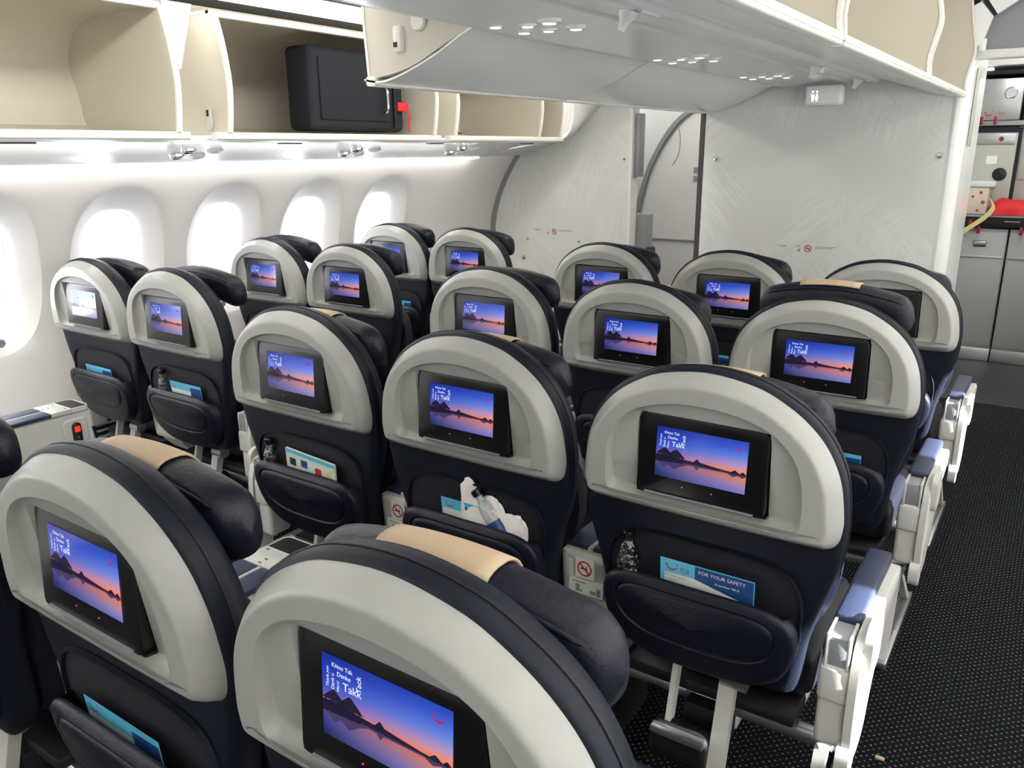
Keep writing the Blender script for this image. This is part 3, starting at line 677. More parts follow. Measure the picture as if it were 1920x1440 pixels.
# things on the counter
gb = empty('gift_box', (.60, GY+.06, 1.126)); tag(gb, 'patterned pale box standing on the galley counter', 'box')
MB().box(-.10, .09, -.12, .1, 0, .20, .008).build('box_body', CANVAS, gb)
MB().box(-.105, .125, -.13, .1, .20, .24, .008).build('box_lid', CARDW, gb)
for (x, z, w) in ((-.05, .05, .012), (.03, .03, .01), (.06, .09, .014), (-.01, .13, .01), (.04, .16, .012), (-.07, .11, .01)):
    MB().lathe([(w, 0), (w, .002), (0, .002)], Matrix.Translation((x, -.1205, z)) @ Matrix.Rotation(pi/2, 4, 'X'), 8).build('printed_dot', SIGNR, gb)
rc = MB(); rr = []
for i in range(15):
    t = i/14; x = .70+t*.5; h = .115*(sin(pi*min(1, t*2.2+.12)) if t < .2 else .9+.1*sin(t*9)); 
    if t > .9: h *= .6
    rr.append([(x+.008*sin(q*3+i), GY+.06+.13*cos(q)+.01*sin(5*q+i), 1.126+max(0, h*(sin(q)**.7 if 0 < q < pi else 0))*(1+.1*sin(3*q+i*1.7))) for q in [pi*j/14 for j in range(15)]])
rc.loft(rr); tag(rc.build('red_bag', RED, ang=60), 'crumpled red cloth bag on the galley counter', 'bag')
sb = cr([(.70, GY-.07, 1.25), (.735, GY-.08, 1.19), (.70, GY-.09, 1.12), (.60, GY-.1, 1.03), (.55, GY-.1, .99), (.525, GY-.1, 1.0), (.52, GY-.08, 1.06)], 30, False)
mb = MB(); mb.loft([[(p[0]-.012, p[1], p[2]+.012), (p[0]+.012, p[1], p[2]-.012), (p[0]+.012, p[1]+.003, p[2]-.012), (p[0]-.012, p[1]+.003, p[2]+.012)] for p in sb])
tag(mb.build('webbing_strap', STRAP), 'pale yellow webbing strap hanging over the galley counter edge', 'strap')

# ------------------------------------------------------------------ the airline seat
def tl(x, y, z): return (x, y+.010-(z-.99)*.06, z)
def make_seat():
    S = empty('airline_seat')
    # navy back shell
    BO = cr(sym([(0, 1.191), (.1, 1.178), (.167, 1.149), (.219, 1.112), (.257, 1.064), (.283, 1.004), (.2935, .93), (.293, .86), (.281, .78), (.258, .70), (.240, .62), (.232, .55), (.222, .49), (.195, .468), (.1, .463), (0, .463)]), 110)
    rings = []
    for ins, y in ((.055, .018), (.02, .014), (.006, .018), (0, .026), (0, .055), (.004, .072), (.014, .082), (.03, .085)):
        rings.append([tl(x, y, z) for x, z in inset(BO, ins)])
    bs = MB().loft(rings).build('back_shell', NAVYB, S, ang=50)
    st = MB(); tp_ = [p for p in inset(BO, -.001) if p[1] > .8]
    tp_.sort(key=lambda p: atan2(p[0], p[1]-.9))
    st.tube([tl(x, .044, z) for x, z in tp_], .0016, 6); st.build('seam_stitching', BLACKM, bs)
    rings = []
    for ins, y in ((.03, .08), (.015, .09), (.02, .14), (.04, .17), (.08, .185)):
        rings.append([tl(x, y, .475+(z-.463)*.66) for x, z in inset(BO, ins)])
    MB().loft(rings).build('backrest_cushion', NAVY, S, ang=60)
    # silver shroud around the monitor
    c0 = (0, .99); N = 180
    SO = polar(sym([(0, 1.184), (.1, 1.170), (.165, 1.141), (.215, 1.104), (.252, 1.058), (.277, 1.00), (.288, .93), (.288, .895), (.282, .868), (.266, .852), (.235, .847), (.1, .845), (0, .845)]), c0, N)
    SI = polar(sym([(0, 1.119), (.06, 1.115), (.12, 1.100), (.165, 1.075), (.197, 1.035), (.212, .98), (.214, .92), (.211, .9), (.2, .886), (.17, .881), (.1, .88), (0, .88)]), c0, N)
    dep = lambda z: .002+.015*max(0, min(1, (1.117-z)/.22))
    R = []
    for ins, y in ((.0, .026), (.002, .014), (.012, -.006), (.0215, -.0185), (.0235, -.0208), (.0262, -.0230), (.0295, -.0240), (.034, -.0242), (.044, -.0242)):
        R.append([tl(x, y, z) for x, z in inset(SO, ins)])
    R.append([tl(x, -.0242, z) for x, z in inset(SI, -.006)]); R.append([tl(x, -.0242, z) for x, z in inset(SI, -.0035)])
    R.append([tl(x, -.0245, z) for x, z in inset(SI, -.0015)])
    wb = lambda z: 1+2.6*max(0, min(1, (.935-z)/.05))
    for ins, f in ((.0, .15), (.0015, .5), (.003, .8), (.0055, 1.)):
        J = inset(SI, ins); R.append([tl(p[0]+(q[0]-p[0])*wb(p[1]), -.0235-.001+(dep(p[1])+.009)*f, p[1]+(q[1]-p[1])*wb(p[1])) for p, q in zip(SI, J)])
    MO = polar(rrect(-.142, .142, .897, 1.082, (.012, .02, .02, .012)), c0, N)
    R.append([tl(x, -.0155+dep(z), z) for x, z in inset(MO, -.005)])
    R.append([tl(x, -.0145+dep(z), z) for x, z in inset(MO, -.003)])
    R.append([tl(x, .016+dep(z), z) for x, z in inset(MO, -.0025)])
    R.append([tl(c0[0]+(x-c0[0])*.02, .016+dep(c0[1]), c0[1]+(z-c0[1])*.02) for x, z in MO])
    sh = MB().loft(R, False, True).build('monitor_shroud', SHROUD, S, ang=60)
    # monitor: pivots at its top edge, bottom stands proud
    ym = lambda z: (z-1.)*.06
    mo = empty('monitor'); mo.parent = S
    fo = rrect(-.142, .142, .899, 1.082, (.012, .02, .02, .012))
    R = []
    R.append([(x*.99, .040, z) for x, z in fo])
    R.append([(x, ym(z)+.005, z) for x, z in fo]); R.append([(x, ym(z)+.001, z) for x, z in inset(fo, .0015)]); R.append([(x, ym(z), z) for x, z in inset(fo, .005)])
    hz = MB().loft(R)
    hz.loft([[(x, y, z) for x, z in ((-.140, .897+d), (.146, .897+d), (.146, .905), (-.140, .905))] for y, d in ((-.004, .004), (.022, 0))])
    hs = hz.build('monitor_housing', BLACK, S, ang=40)
    bpy.data.objects.remove(mo)
    hs.name = 'monitor'
    ln = MB().box(-.12, .12, ym(.905)-.0045, ym(.905), .9035, .906).build('bottom_edge_line', GREYTRIM, hs, ang=0)
    # picture
    W, H = .1985, .111
    def yq(z, e): return ym(z)-e
    me = bpy.data.meshes.new('screen'); z0, z1 = 1-H/2, 1+H/2
    me.from_pydata([(-W/2, yq(z0, .0012), z0), (W/2, yq(z0, .0012), z0), (W/2, yq(z1, .0012), z1), (-W/2, yq(z1, .0012), z1)], [], [(0, 1, 2, 3)])
    uvl = me.uv_layers.new(name='UVMap')
    for i, u_ in enumerate(((0, 0), (1, 0), (1, 1), (0, 1))): uvl.data[i].uv = u_
    me.materials.append(SCREENM); sc = bpy.data.objects.new('screen', me); COL.objects.link(sc); sc.parent = hs
    def P(u, v, e=.0018): z = z0+v*H; return (-W/2+u*W, yq(z, e), z)
    def hut(mb, u, v, w, h, e=.0018, flip=1):   # peaked roof on posts
        mb.poly([P(u-w/2, v, e), P(u+w/2, v, e), P(u+w*.30, v+flip*h*.45, e), P(u+w*.08, v+flip*h*.9, e), P(u, v+flip*h, e), P(u-w*.08, v+flip*h*.9, e), P(u-w*.30, v+flip*h*.45, e)])
        for q in (-.36, -.12, .12, .36):
            mb.poly([P(u+q*w-w*.03, v, e), P(u+q*w+w*.03, v, e), P(u+q*w+w*.03, v-flip*h*.55, e), P(u+q*w-w*.03, v-flip*h*.55, e)])
    mb = MB(); mb.poly([P(0, .36), P(0, .44), P(.1, .46), P(.3, .43), P(.42, .42), P(.5, .435), P(.62, .41), P(.78, .385), P(1, .375), P(1, .36)])
    mb.poly([P(0, .3), P(.32, .34), P(.3, .42), P(0, .44)])
    hut(mb, .10, .46, .2, .14); hut(mb, .23, .44, .22, .16); hut(mb, .47, .40, .1, .09); hut(mb, .88, .37, .10, .06); hut(mb, .965, .37, .07, .05)
    mb.build('silhouettes', HUTM, hs, ang=0, recalc=False)
    mb = MB(); mb.poly([P(u_, v_, .0015) for u_, v_ in ((0, .36), (.02, .3), (.1, .2), (.15, .26), (.22, .19), (.3, .28), (.38, .335), (.44, .33), (.47, .27), (.5, .33), (.8, .34), (.86, .29), (.92, .33), (.96, .30), (1, .34), (1, .365))])
    mb.build('reflections', HUTR, hs, ang=0, recalc=False)
    mb = MB()
    for body, sz, u0, v0, rot in (('Takk', .0150, .175, .645, 0), ('Kiitos Tak', .0082, .085, .875, 0), ('Danke', .0085, .128, .785, 0), ('Thank you', .0064, .058, .61, 1), ('Dank u', .0073, .103, .60, 1), ('Merci', .0062, .145, .60, 1), ('Tack', .0112, .325, .70, 1)):
        V, F = text_mesh(body, sz)
        if rot: V = [Vector((-v.y, v.x, 0)) for v in V]
        mb.add([(-W/2+u0*W+v.x, yq(z0+v0*H+v.y, .0018), z0+v0*H+v.y) for v in V], F)
    mb.build('screen_lettering', TEXTW, hs, ang=0, recalc=False)
    V, F = smile(.080, 1.042, .0085, -.0018+.0025, .34); V = [(x, yq(z, .0018), z) for x, y, z in V]
    MB().add(V, F).build('smile_mark', LOGOE, hs, ang=0, recalc=False)
    mb = MB()
    for x in (-.035, .03):
        z = .929; mb.poly([(x-.0015, yq(z, .001), z-.001), (x+.0015, yq(z, .001), z-.001), (x+.0015, yq(z, .001), z+.001), (x-.0015, yq(z, .001), z+.001)])
    mb.build('indicator_lights', LEDP, hs, ang=0, recalc=False)
    # literature pocket
    PO = polar(sym([(0, .694), (.12, .694), (.170, .690), (.203, .675), (.221, .645), (.224, .61), (.214, .56), (.188, .515), (.14, .482), (.08, .468), (0, .465)]), (0, .59), 96)
    yp = lambda z: -.036+max(0, .70-z)*.11
    R = []
    top = lambda x, z: z > .668 and abs(x) < .2
    R.append([tl(x, (yp(z)+.014 if top(x, z) else .02), z) for x, z in PO])
    R.append([tl(x, yp(z)+.008, z) for x, z in PO])
    R.append([tl(x, yp(z)+.001, z) for x, z in inset(PO, .004)])
    R.append([tl(x, yp(z)-.003, z) for x, z in inset(PO, .014)])
    G = [(c[0]*.82-.0, .606+(c[1]-.585)*.58) for c in PO]
    G = [(x, z-.0) for x, z in G]
    R.append([tl(x, yp(z)-.006, z) for x, z in inset(G, -.008)])
    R.append([tl(x, yp(z)-.0072, z) for x, z in inset(G, -.004)])
    R.append([tl(x, yp(z)-.0030, z) for x, z in G])
    R.append([tl(x, yp(z)-.0078, z) for x, z in inset(G, .004)])
    R.append([tl(x, yp(z)-.0105, z) for x, z in inset(G, .014)])
    R.append([tl(x*.02, yp(z)-.010, .595+(z-.595)*.02) for x, z in G])
    MB().loft(R, False, True).build('seat_pocket', NAVY, S, ang=60)
    # dark sheet painting in the recess shade behind the pocket
    RO = cr(sym([(0, .785), (.12, .783), (.19, .765), (.218, .72), (.222, .66), (.2, .6), (0, .6)]), 60)
    MB().loft([[tl(x, .0165, z) for x, z in RO], [tl(x, .0125, z) for x, z in inset(RO, .004)]]).build('recess_shade', GAPSHADE, S, ang=0)
    MB().loft([[tl(x, yy, z) for x, z in q] for yy, q in ((.016, inset(RO, -.005)), (.006, inset(RO, -.003)), (.006, inset(RO, .001)), (.016, inset(RO, .003)))], False, False).build('recess_rim', NAVYB, S, ang=50)
    # winged headrest
    hd = make_headrest(S)
    # seat cushion, pan and supports
    cq = rrect(-.225, .225, .20, .68, .05)
    MB().loft([[(x, y, z) for x, y in inset(cq, i)] for i, z in ((.02, .36), (.0, .375), (.0, .445), (.012, .465), (.04, .475))]).build('seat_cushion', NAVY, S, ang=50)
    MB().box(-.215, .215, .13, .62, .33, .365, .012).build('seat_pan', BLACKM, S)
    for y in (.18, .5): MB().tube([(-.295, y, .30), (.295, y, .30)], .022, 12).build('cross_beam', METAL, S)
    # leg frame on the right
    for sx in (.275,):
        MB().loft([[(sx-.014, .14+a, .30), (sx+.014, .14+a, .30), (sx+.014, .05+b, .02), (sx-.014, .05+b, .02)] for a, b in ((0, 0), (.035, .03))]).build('leg', SILV, S, ang=0)
        MB().loft([[(sx-.012, .16+a, .30), (sx+.012, .16+a, .30), (sx+.012, .50+a, .02), (sx-.012, .50+a, .02)] for a in (0, .03)]).build('leg', SILV, S, ang=0)
        MB().box(sx-.02, sx+.02, .03, .56, .0, .025, .004).build('floor_rail', METAL, S)
    # footrest hanging below the back
    fb = MB().box(-.10, .042, .03, .10, .19, .275, .016, 3).build('footrest', BLACKM, S)
    MB().box(-.096, .038, .024, .05, .262, .281, .004).build('footrest_grip', METAL, fb)
    for a_, b_ in ((-.075, -.061), (.042, .08)):
        MB().loft([[(a_, .11+e, .44), (b_, .11+e, .44), (b_, .05+e, .2), (a_, .05+e, .2)] for e in (0, .03)]).build('footrest_arm', SILV, fb, ang=0)
    MB().lathe([(.024, -.03), (.024, .03)], Matrix.Translation((.075, .12, .42)) @ Matrix.Rotation(pi/2, 4, 'Y'), 16).build('pivot', METAL, fb)
    MB().box(-.05, .06, .12, .36, .20, .31, .01).build('electronics_box', BLACKM, S)
    return S
def head_section(x, k=1.0, n=28):
    t = abs(x)/.23
    end = sqrt(max(.0, 1-max(0, (t-.80)/.20)**2.6)) if t > .80 else 1
    end = max(end, .06)
    ry, rz = .043*(.04+.96*end), .060*(.04+.96*end)
    yc = .128+.008*t*t; zc = 1.104-.038*t*t
    out = []
    for j in range(n):
        a = 2*pi*j/n; c, s_ = cos(a), sin(a)
        out.append((x, yc+ry*(abs(c)**.75)*(1 if c > 0 else -1), zc+rz*(abs(s_)**.75)*(1 if s_ > 0 else -1)))
    return out
def make_headrest(S):
    xs = [-.232, -.2295, -.225, -.216, -.2, -.18, -.15, -.1, -.05, .0, .05, .1, .15, .18, .2, .216, .225, .2295, .232]
    mb = MB().loft([[tl(*p) for p in head_section(x)] for x in xs]); hd = mb.build('headrest', NAVY, S, ang=60)
    # piping seam along the upper edges
    for off in (-.030,):
        pts = []
        for i in range(27):
            x = -.205+.41*i/26; sec = head_section(x); yc = sum(p[1] for p in sec)/len(sec); zt = max(p[2] for p in sec)
            pts.append(tl(x, yc-.036*(1 if abs(x) < .19 else .8), zt-.018))
        MB().tube(pts, .0035, 8).build('piping', NAVY, hd)
    return hd
def make_cover(hd):
    rows = []
    for i in range(9):
        x = -.10+.176*i/8; sec = head_section(x); n = len(sec)
        zc = sum(p[2] for p in sec)/n; yc = sum(p[1] for p in sec)/n
        arc = []
        for j in range(13):
            a = radians(128-140*j/12); c, s_ = cos(a), sin(a)
            rz = max(p[2] for p in sec)-zc+.004; ry = max(p[1] for p in sec)-yc+.004
            arc.append(tl(x, yc+ry*(abs(c)**.75)*(1 if c > 0 else -1), zc+rz*(abs(s_)**.75)*(1 if s_ > 0 else -1)))
        rows.append(arc)
    mb = MB().loft(rows, False, False, closed=False)
    o = mb.build('headrest_cover', BEIGE, hd, ang=60, recalc=False)
    md = o.modifiers.new('thickness', 'SOLIDIFY'); md.thickness = .0035; md.offset = 0
    return o
def aisle_arm(S, sx=1):
    """aisle armrest, right-hand side (sx=1) or left (-1)"""
    X = lambda a, b: (min(sx*a, sx*b), max(sx*a, sx*b))
    x0, x1 = X(.268, .326); ap = MB().box(x0, x1, .155, .52, .618, .648, .009, 3).build('armrest_pad', PADM, S)
    # silver frame under the pad: profile in y,z
    pr = cr([(.155, .618), (.52, .618), (.522, .595), (.46, .572), (.3, .56), (.2, .52), (.15, .50), (.145, .58)], 48)
    a, b = X(.275, .322); MB().loft([[(a, y, z) for y, z in pr], [(b, y, z) for y, z in pr]]).build('armrest_frame', SILV, S, ang=40)
    # outer plate
    pr = cr([(.085, .60), (.13, .635), (.30, .628), (.50, .62), (.53, .60), (.50, .565), (.36, .53), (.26, .44), (.2, .345), (.12, .325), (.08, .37), (.07, .5)], 64)
    a, b = X(.326, .348)
    MB().loft([[(a, y, z) for y, z in pr], [(b-sx*.004 if sx > 0 else b, y, z) for y, z in pr], [(b if sx > 0 else a, y, z) for y, z in inset(pr, .008)]] if sx > 0 else [[(b, y, z) for y, z in pr], [(a, y, z) for y, z in pr]]).build('armrest_side_plate', SILV, S, ang=40)
    # hinge block facing aft
    a, b = X(.262, .328)
    hb = MB().box(a, b, .075, .16, .475, .565, .012, 3).box(a+.002, b-.002, .085, .17, .36, .48, .012, 3).build('hinge_block', SILV, S)
    c, d = X(.275, .318)
    MB().box(c, d, .082, .155, .56, .632, .004).build('hinge_arm', GREYTRIM, S)
    MB().box(c-.004, c+.003, .078, .155, .555, .638, .002).build('hinge_cheek', SILV, S); MB().box(d-.003, d+.004, .078, .155, .555, .638, .002).build('hinge_cheek', SILV, S)
    e, f = X(.345, .362); pr = rrect(.09, .20, .545, .66, .03)
    MB().loft([[(e, y, z) for y, z in pr], [(f, y, z) for y, z in pr]]).build('release_tab', SILV, S, ang=40)
    pr = rrect(.06, .13, .30, .38, .03); e, f = X(.318, .346)
    MB().loft([[(e, y, z) for y, z in pr], [(f, y, z) for y, z in pr]]).build('lower_knuckle', SILV, S, ang=40)

proto = make_seat()
PITCH = .965
XC = {'c1': -.6285, 'c2': 0., 'c3': .6285, 'a': -2.271, 'b': -1.676}
def yrow(r, c): return -(r-1)*PITCH+(.293 if c in 'ab' else 0)
LAB = {
 '1a': 'navy and silver airline seat by the window in the row nearest the front wall',
 '1b': 'navy and silver aisle seat of the left pair in the row nearest front wall',
 '2a': 'navy and silver window seat in the second row from the front wall',
 '2b': 'navy and silver aisle seat of the left pair in the second row from the front',
 '3a': 'navy and silver window seat at far left beside the low wall grille',
 '3b': 'navy and silver aisle seat of the left pair, third row, blue card in pocket',
 '1c1': 'navy and silver seat in the middle three, front row, leftmost and without headrest cover',
 '1c2': 'navy and silver seat in the middle three, front row, centre, before the wide front wall',
 '1c3': 'navy and silver seat in the middle three, front row, right one beside the galley aisle',
 '2c1': 'navy and silver seat, second row of the middle three, leftmost, plain dark headrest',
 '2c2': 'navy and silver seat, second row of the middle three, centre one',
 '2c3': 'navy and silver seat with raised headrest, second row, beside the right aisle',
 '3c1': 'navy and silver seat, third row of the middle three, leftmost, magazine in pocket',
 '3c2': 'navy and silver seat with bottle and white tissue in its pocket, third row centre',
 '3c3': 'navy and silver seat with a safety card reading FOR YOUR SAFETY, beside right aisle',
 '4c1': 'navy seat in the nearest row, leftmost of the middle three, mostly outside the frame',
 '4c2': 'navy and silver seat in the nearest row at the left bottom corner of the photo',
 '4c3': 'navy and silver seat in the nearest row at bottom centre, the largest in view',
}
COVERED = {'1c2', '2c2', '2c3', '3c1', '3c2', '3c3', '4c2', '4c3', '4c1'}
RAISE = {'2c3': (0, .06), '3b': (.05, .02), '3a': (.03, .02), '2a': (.05, .03), '2b': (.02, .02), '1a': (.03, .02), '1b': (.03, .01), '2c1': (.04, .01), '1c1': (.03, .01), '1c2': (.02, .005)}
cover0 = None
first = True
SEATS = {}
keys = list(LAB)
covmesh = make_cover(proto)
cvd = covmesh.data; bpy.data.objects.remove(covmesh)
for k in keys:
    r = int(k[0]); c = k[1:]
    if first: S = proto; first = False
    else: S = copy_tree(proto)
    SEATS[k] = S
armdone = {}
for k, S in SEATS.items():
    r = int(k[0]); c = k[1:]
    S.location = (XC[c]-(.03 if k == '4c1' else 0), yrow(r, c)-(.045 if k == '4c1' else 0), 0); tag(S, LAB[k], 'airline seat', 'cabin seats')
    hd = [ch for ch in S.children if ch.name.startswith('headrest')][0]
    hd.location = (0, *RAISE.get(k, (0, 0)))
    if k in COVERED:
        o = bpy.data.objects.new('headrest_cover', cvd); COL.objects.link(o); o.parent = hd; o['label'] = 'beige leather headrest cover'
        md = o.modifiers.new('thickness', 'SOLIDIFY'); md.thickness = .0035; md.offset = 0
    side = 1 if c in ('c3', 'b') else (-1 if c in ('c1', 'a') else 0)
    if side:
        if side not in armdone:
            before = set(S.children); aisle_arm(S, side); armdone[side] = [ch for ch in S.children if ch not in before]
        else:
            for ch in armdone[side]:
                n_ = ch.copy(); COL.objects.link(n_); n_.parent = S

# ------------------------------------------------------------------ consoles between seats
def make_console():
    o = empty('seat_console')
    pr = cr([(.105, .635), (.4, .638), (.74, .638), (.755, .60), (.74, .45), (.7, .34), (.4, .32), (.2, .33), (.13, .40), (.10, .52)], 60)
    W_ = .074
    pr = [(.11, .64), (.70, .64), (.702, .60), (.695, .36), (.67, .33), (.2, .33), (.15, .38), (.125, .44)]
    rings = [[(x, y, z) for y, z in q] for x, q in ((-.066, inset(pr, .006)), (-.070, pr), (.070, pr), (.066, inset(pr, .006)))]
    b = MB().loft(rings).build('console_body', SILV, o, ang=30)
    MB().box(-.03, .03, .25, .45, 0, .335, .006).build('pedestal', BLACKM, o)
    # rear cover panel
    rp = rrect(-.075, .075, .405, .645, (.01, .012, .012, .01)); yr = lambda z: .10+max(0, .52-z)*.18
    MB().loft([[(x, yr(z)+.02, z) for x, z in rp], [(x, yr(z), z) for x, z in inset(rp, .001)], [(x, yr(z)-.004, z) for x, z in inset(rp, .006)], [(x, yr(z)-.005, z) for x, z in inset(rp, .02)], [(x, yr(z)-.003, z) for x, z in inset(rp, .024)]]).build('rear_panel', SILV, o, ang=40)
    ys = .0955
    sgn_ = MB().box(-.032, .022, ys-.002, ys+.004, .575, .63).build('no_smoking_sticker', STICK, o, ang=0)
    ring_sign(sgn_, -.005, ys-.0026, .6025, .021)
    st = MB().box(-.05, .048, ys-.002, ys+.006, .53, .57).build('safety_sticker', STICK, o, ang=0)
    mb = MB(); y = ys-.0026
    for (a, b_, c, d) in ((-.03, -.018, .535, .555), (-.018, -.010, .535, .542), (.012, .028, .536, .546), (.03, .042, .535, .556), (-.04, .0, .561, .564)):
        mb.poly([(a, y, c), (b_, y, c), (b_, y, d), (a, y, d)])
    mb.build('pictograms', GREYINK, st, ang=0, recalc=False)
    # top: tray, hinge plate, two pads
    tr = rrect(-.071, .071, .63, .705, (.004, .022, .022, .004))
    MB().loft([[(x, y, z) for x, y in q] for z, q in ((.64, tr), (.656, tr), (.658, inset(tr, .003)), (.652, inset(tr, .006)))]).build('cocktail_tray', SILV, o, ang=40)
    ti = rrect(-.066, .066, .634, .700, (.003, .019, .019, .003))
    MB().loft([[(x, y, z) for x, y in ti] for z in (.640, .6555)]).build('tray_inlay', BLACK, o, ang=0)
    hp = MB().box(-.071, .071, .555, .63, .64, .6575, .002).build('hinge_plate', SILV, o)
    for x, y in ((-.05, .622), (.045, .622), (-.012, .585), (-.012, .565)): MB().box(x-.005, x+.005, y-.002, y+.002, .6575, .6582).build('hinge_pin', BLACKM, hp, ang=0)
    for a, b_ in ((-.071, -.006), (.006, .071)): MB().box(a, b_, .115, .555, .64, .656, .004).build('arm_pad', PADM, o)
    MB().box(-.006, .006, .11, .555, .64, .654, .001).build('pad_divider', SILV, o)
    # handset in the inner side
    fr = rrect(.59, .685, .46, .615, .02)
    hb = MB().loft([[(.0695, y, z) for y, z in fr], [(.073, y, z) for y, z in inset(fr, .004)]]).build('handset_bezel', SILV, o, ang=40)
    hr = rrect(.62, .655, .475, .60, .017)
    h = MB().loft([[(.072, y, z) for y, z in hr], [(.080, y, z) for y, z in hr], [(.083, y, z) for y, z in inset(hr, .004)]]).build('handset', BLACKM, o, ang=40)
    MB().box(.083, .0842, .627, .648, .563, .585).build('red_button', LEDR, h, ang=0)
    mb = MB()
    for (y, z) in ((.637, .54), (.637, .52), (.628, .50), (.637, .50), (.646, .50)): mb.box(.083, .0838, y-.002, y+.002, z-.002, z+.002)
    mb.build('handset_keys', WPRINT, h, ang=0)
    sr = rrect(.20, .42, .42, .53, .04)
    MB().loft([[(.0695, y, z) for y, z in sr], [(.072, y, z) for y, z in inset(sr, .004)], [(.0705, y, z) for y, z in inset(sr, .01)]]).build('side_recess', GREYTRIM, o, ang=40)
    return o
CP = {
 '4ab': (-2.02, 4, 'b', 'silver console with red lit handset against the window wall at the left frame edge'),
 '3ab': (-1.975, 3, 'b', 'silver console with no smoking sticker between the left pair, third row'),
 '2ab': (-1.975, 2, 'b', 'silver console between the left pair of seats in the second row'),
 '1ab': (-1.975, 1, 'b', 'silver console between the left pair of seats in the front row'),
 '1c12': (-.314, 1, 'c2', 'silver console left of the centre seat in the front row of the middle three'),
 '1c23': (.314, 1, 'c2', 'silver console right of the centre seat in the front row of the middle three'),
 '2c12': (-.314, 2, 'c2', 'silver console left of the centre seat in the second row of the middle three'),
 '2c23': (.314, 2, 'c2', 'silver console right of the centre seat in the second row of the middle three'),
 '3c12': (-.314, 3, 'c2', 'silver console with no smoking sticker left of the seat with the tissue in its pocket'),
 '3c23': (.314, 3, 'c2', 'silver console with no smoking sticker beside the seat with the safety card'),
 '4c12': (-.314, 4, 'c2', 'silver console with two navy arm pads and open dark tray in the nearest row'),
 '4c23': (.314, 4, 'c2', 'silver console right of the seat in the left bottom corner, nearest row'),
}
con0 = make_console(); fc = True
for k, (x, r, c, lab) in CP.items():
    o = con0 if fc else None
    if fc: fc = False
    else: o = copy_tree(con0)
    o.location = (x, yrow(r, c)+(.05 if k == '4ab' else 0), 0); tag(o, lab, 'console', 'consoles between the seats')

# ------------------------------------------------------------------ things in the seat pockets
def pocket(k, x, y, z):
    s_ = SEATS[k]; return (s_.location.x+x, s_.location.y+.010-(z-.99)*.06+y, z)
def card(k, x0, x1, zt, lab, full=False, rot=0):
    o = empty('safety_card', pocket(k, (x0+x1)/2, -.008, zt)); o.rotation_euler = (radians(5), radians(rot), 0); tag(o, lab, 'card', 'safety cards in the pockets')
    w = (x1-x0)/2
    MB().box(-w, w, 0, .0012, -.13, 0).build('card_sheet', CARDB, o, ang=0)
    e = -.0006
    q = lambda a, b, c, d, y=e: [(a, y, c), (b, y, c), (b, y, d), (a, y, d)]
    if full:
        MB().poly(q(-w+.082, w-.002, -.12, -.002)).build('navy_print', CARDN, o, ang=0, recalc=False)
        MB().poly([(-w+.01, e-.0004, -.12), (w-.008, e-.0004, -.12), (w-.008, e-.0004, -.062), (-w+.082, e-.0004, -.034), (-w+.01, e-.0004, -.034)]).build('white_print', CARDW, o, ang=0, recalc=False)
        V, F = smile(-w+.028, -.014, .013, e-.0005); MB().add(V, F).build('smile_mark', INKR, o, ang=0, recalc=False)
        mb = MB(); V, F = text_mesh('TUI', .015); mb.add([(v.x-w+.046, e-.0005, v.y-.026) for v in V], F)
        mb.build('brand_lettering', INKR, o, ang=0, recalc=False)
        mb = MB(); V, F = text_mesh('FOR YOUR SAFETY', .0125); mb.add([(v.x-w+.09, e-.0005, v.y-.018) for v in V], F)
        V, F = text_mesh('Dreamliner 787-8', .0075); mb.add([(v.x-w+.128, e-.0005, v.y-.034) for v in V], F)
        mb.build('title_lettering', WPRINT, o, ang=0, recalc=False)
        mb = MB(); V, F = text_mesh('For your safety', .0085); mb.add([(v.x-w+.012, e-.0009, v.y-.043) for v in V], F)
        for i in range(4): mb.poly(q(-w+.012, -w+.04+.006*(i % 2), -.052-i*.006, -.0505-i*.006, e-.0009))
        mb.build('small_print', GREYINK, o, ang=0, recalc=False)
    else:
        MB().poly(q(-w+.004, w*.3, -.12, -.03)).build('white_print', CARDW, o, ang=0, recalc=False)
        MB().poly(q(w*.3, w-.002, -.12, -.012)).build('navy_print', CARDN, o, ang=0, recalc=False)
        V, F = smile(-w+.028, -.012, .012, e-.0005); MB().add(V, F).build('smile_mark', INKR, o, ang=0, recalc=False)
    return o
card('3c3', -.085, .130, .742, 'light blue and navy card reading FOR YOUR SAFETY in the right aisle seat pocket', True)
card('3c2', -.09, .03, .735, 'light blue safety card behind the bottle in the third row centre pocket')
card('3b', -.06, .14, .735, 'light blue card sticking up from the third row pocket of the left pair')
card('3a', -.10, .10, .715, 'pale blue card edge in the pocket of the window seat at far left')
card('4c2', -.12, .10, .712, 'thin teal card edge in the pocket of the seat at the left bottom corner')
card('2c3', -.02, .15, .715, 'blue card edge in the pocket of the seat with the raised headrest')
card('1a', .0, .15, .72, 'light blue card in the pocket of the front row window seat')
card('1c2', -.15, .02, .72, 'light blue card in the pocket of the front row centre seat')
mg = empty('magazine', pocket('3c1', .02, -.008, .745)); mg.rotation_euler = (radians(5), radians(4), 0); tag(mg, 'folded magazine with teal edge in the third row left pocket', 'magazine')
MB().box(-.09, .12, -.004, .004, -.13, 0, .001).build('magazine_pages', MAGM, mg, ang=0)
MB().box(-.09, .12, -.0046, -.004, -.012, -.0005).build('teal_band', CARDB, mg, ang=0)
for i, (x, z, m_) in enumerate(((-.06, -.04, SIGNK), (-.01, -.035, CARDN), (.05, -.045, SIGNR), (.09, -.04, STRAP))):
    MB().box(x-.013, x+.013, -.005, -.0042, z-.012, z+.012).build('picture_print', m_, mg, ang=0)
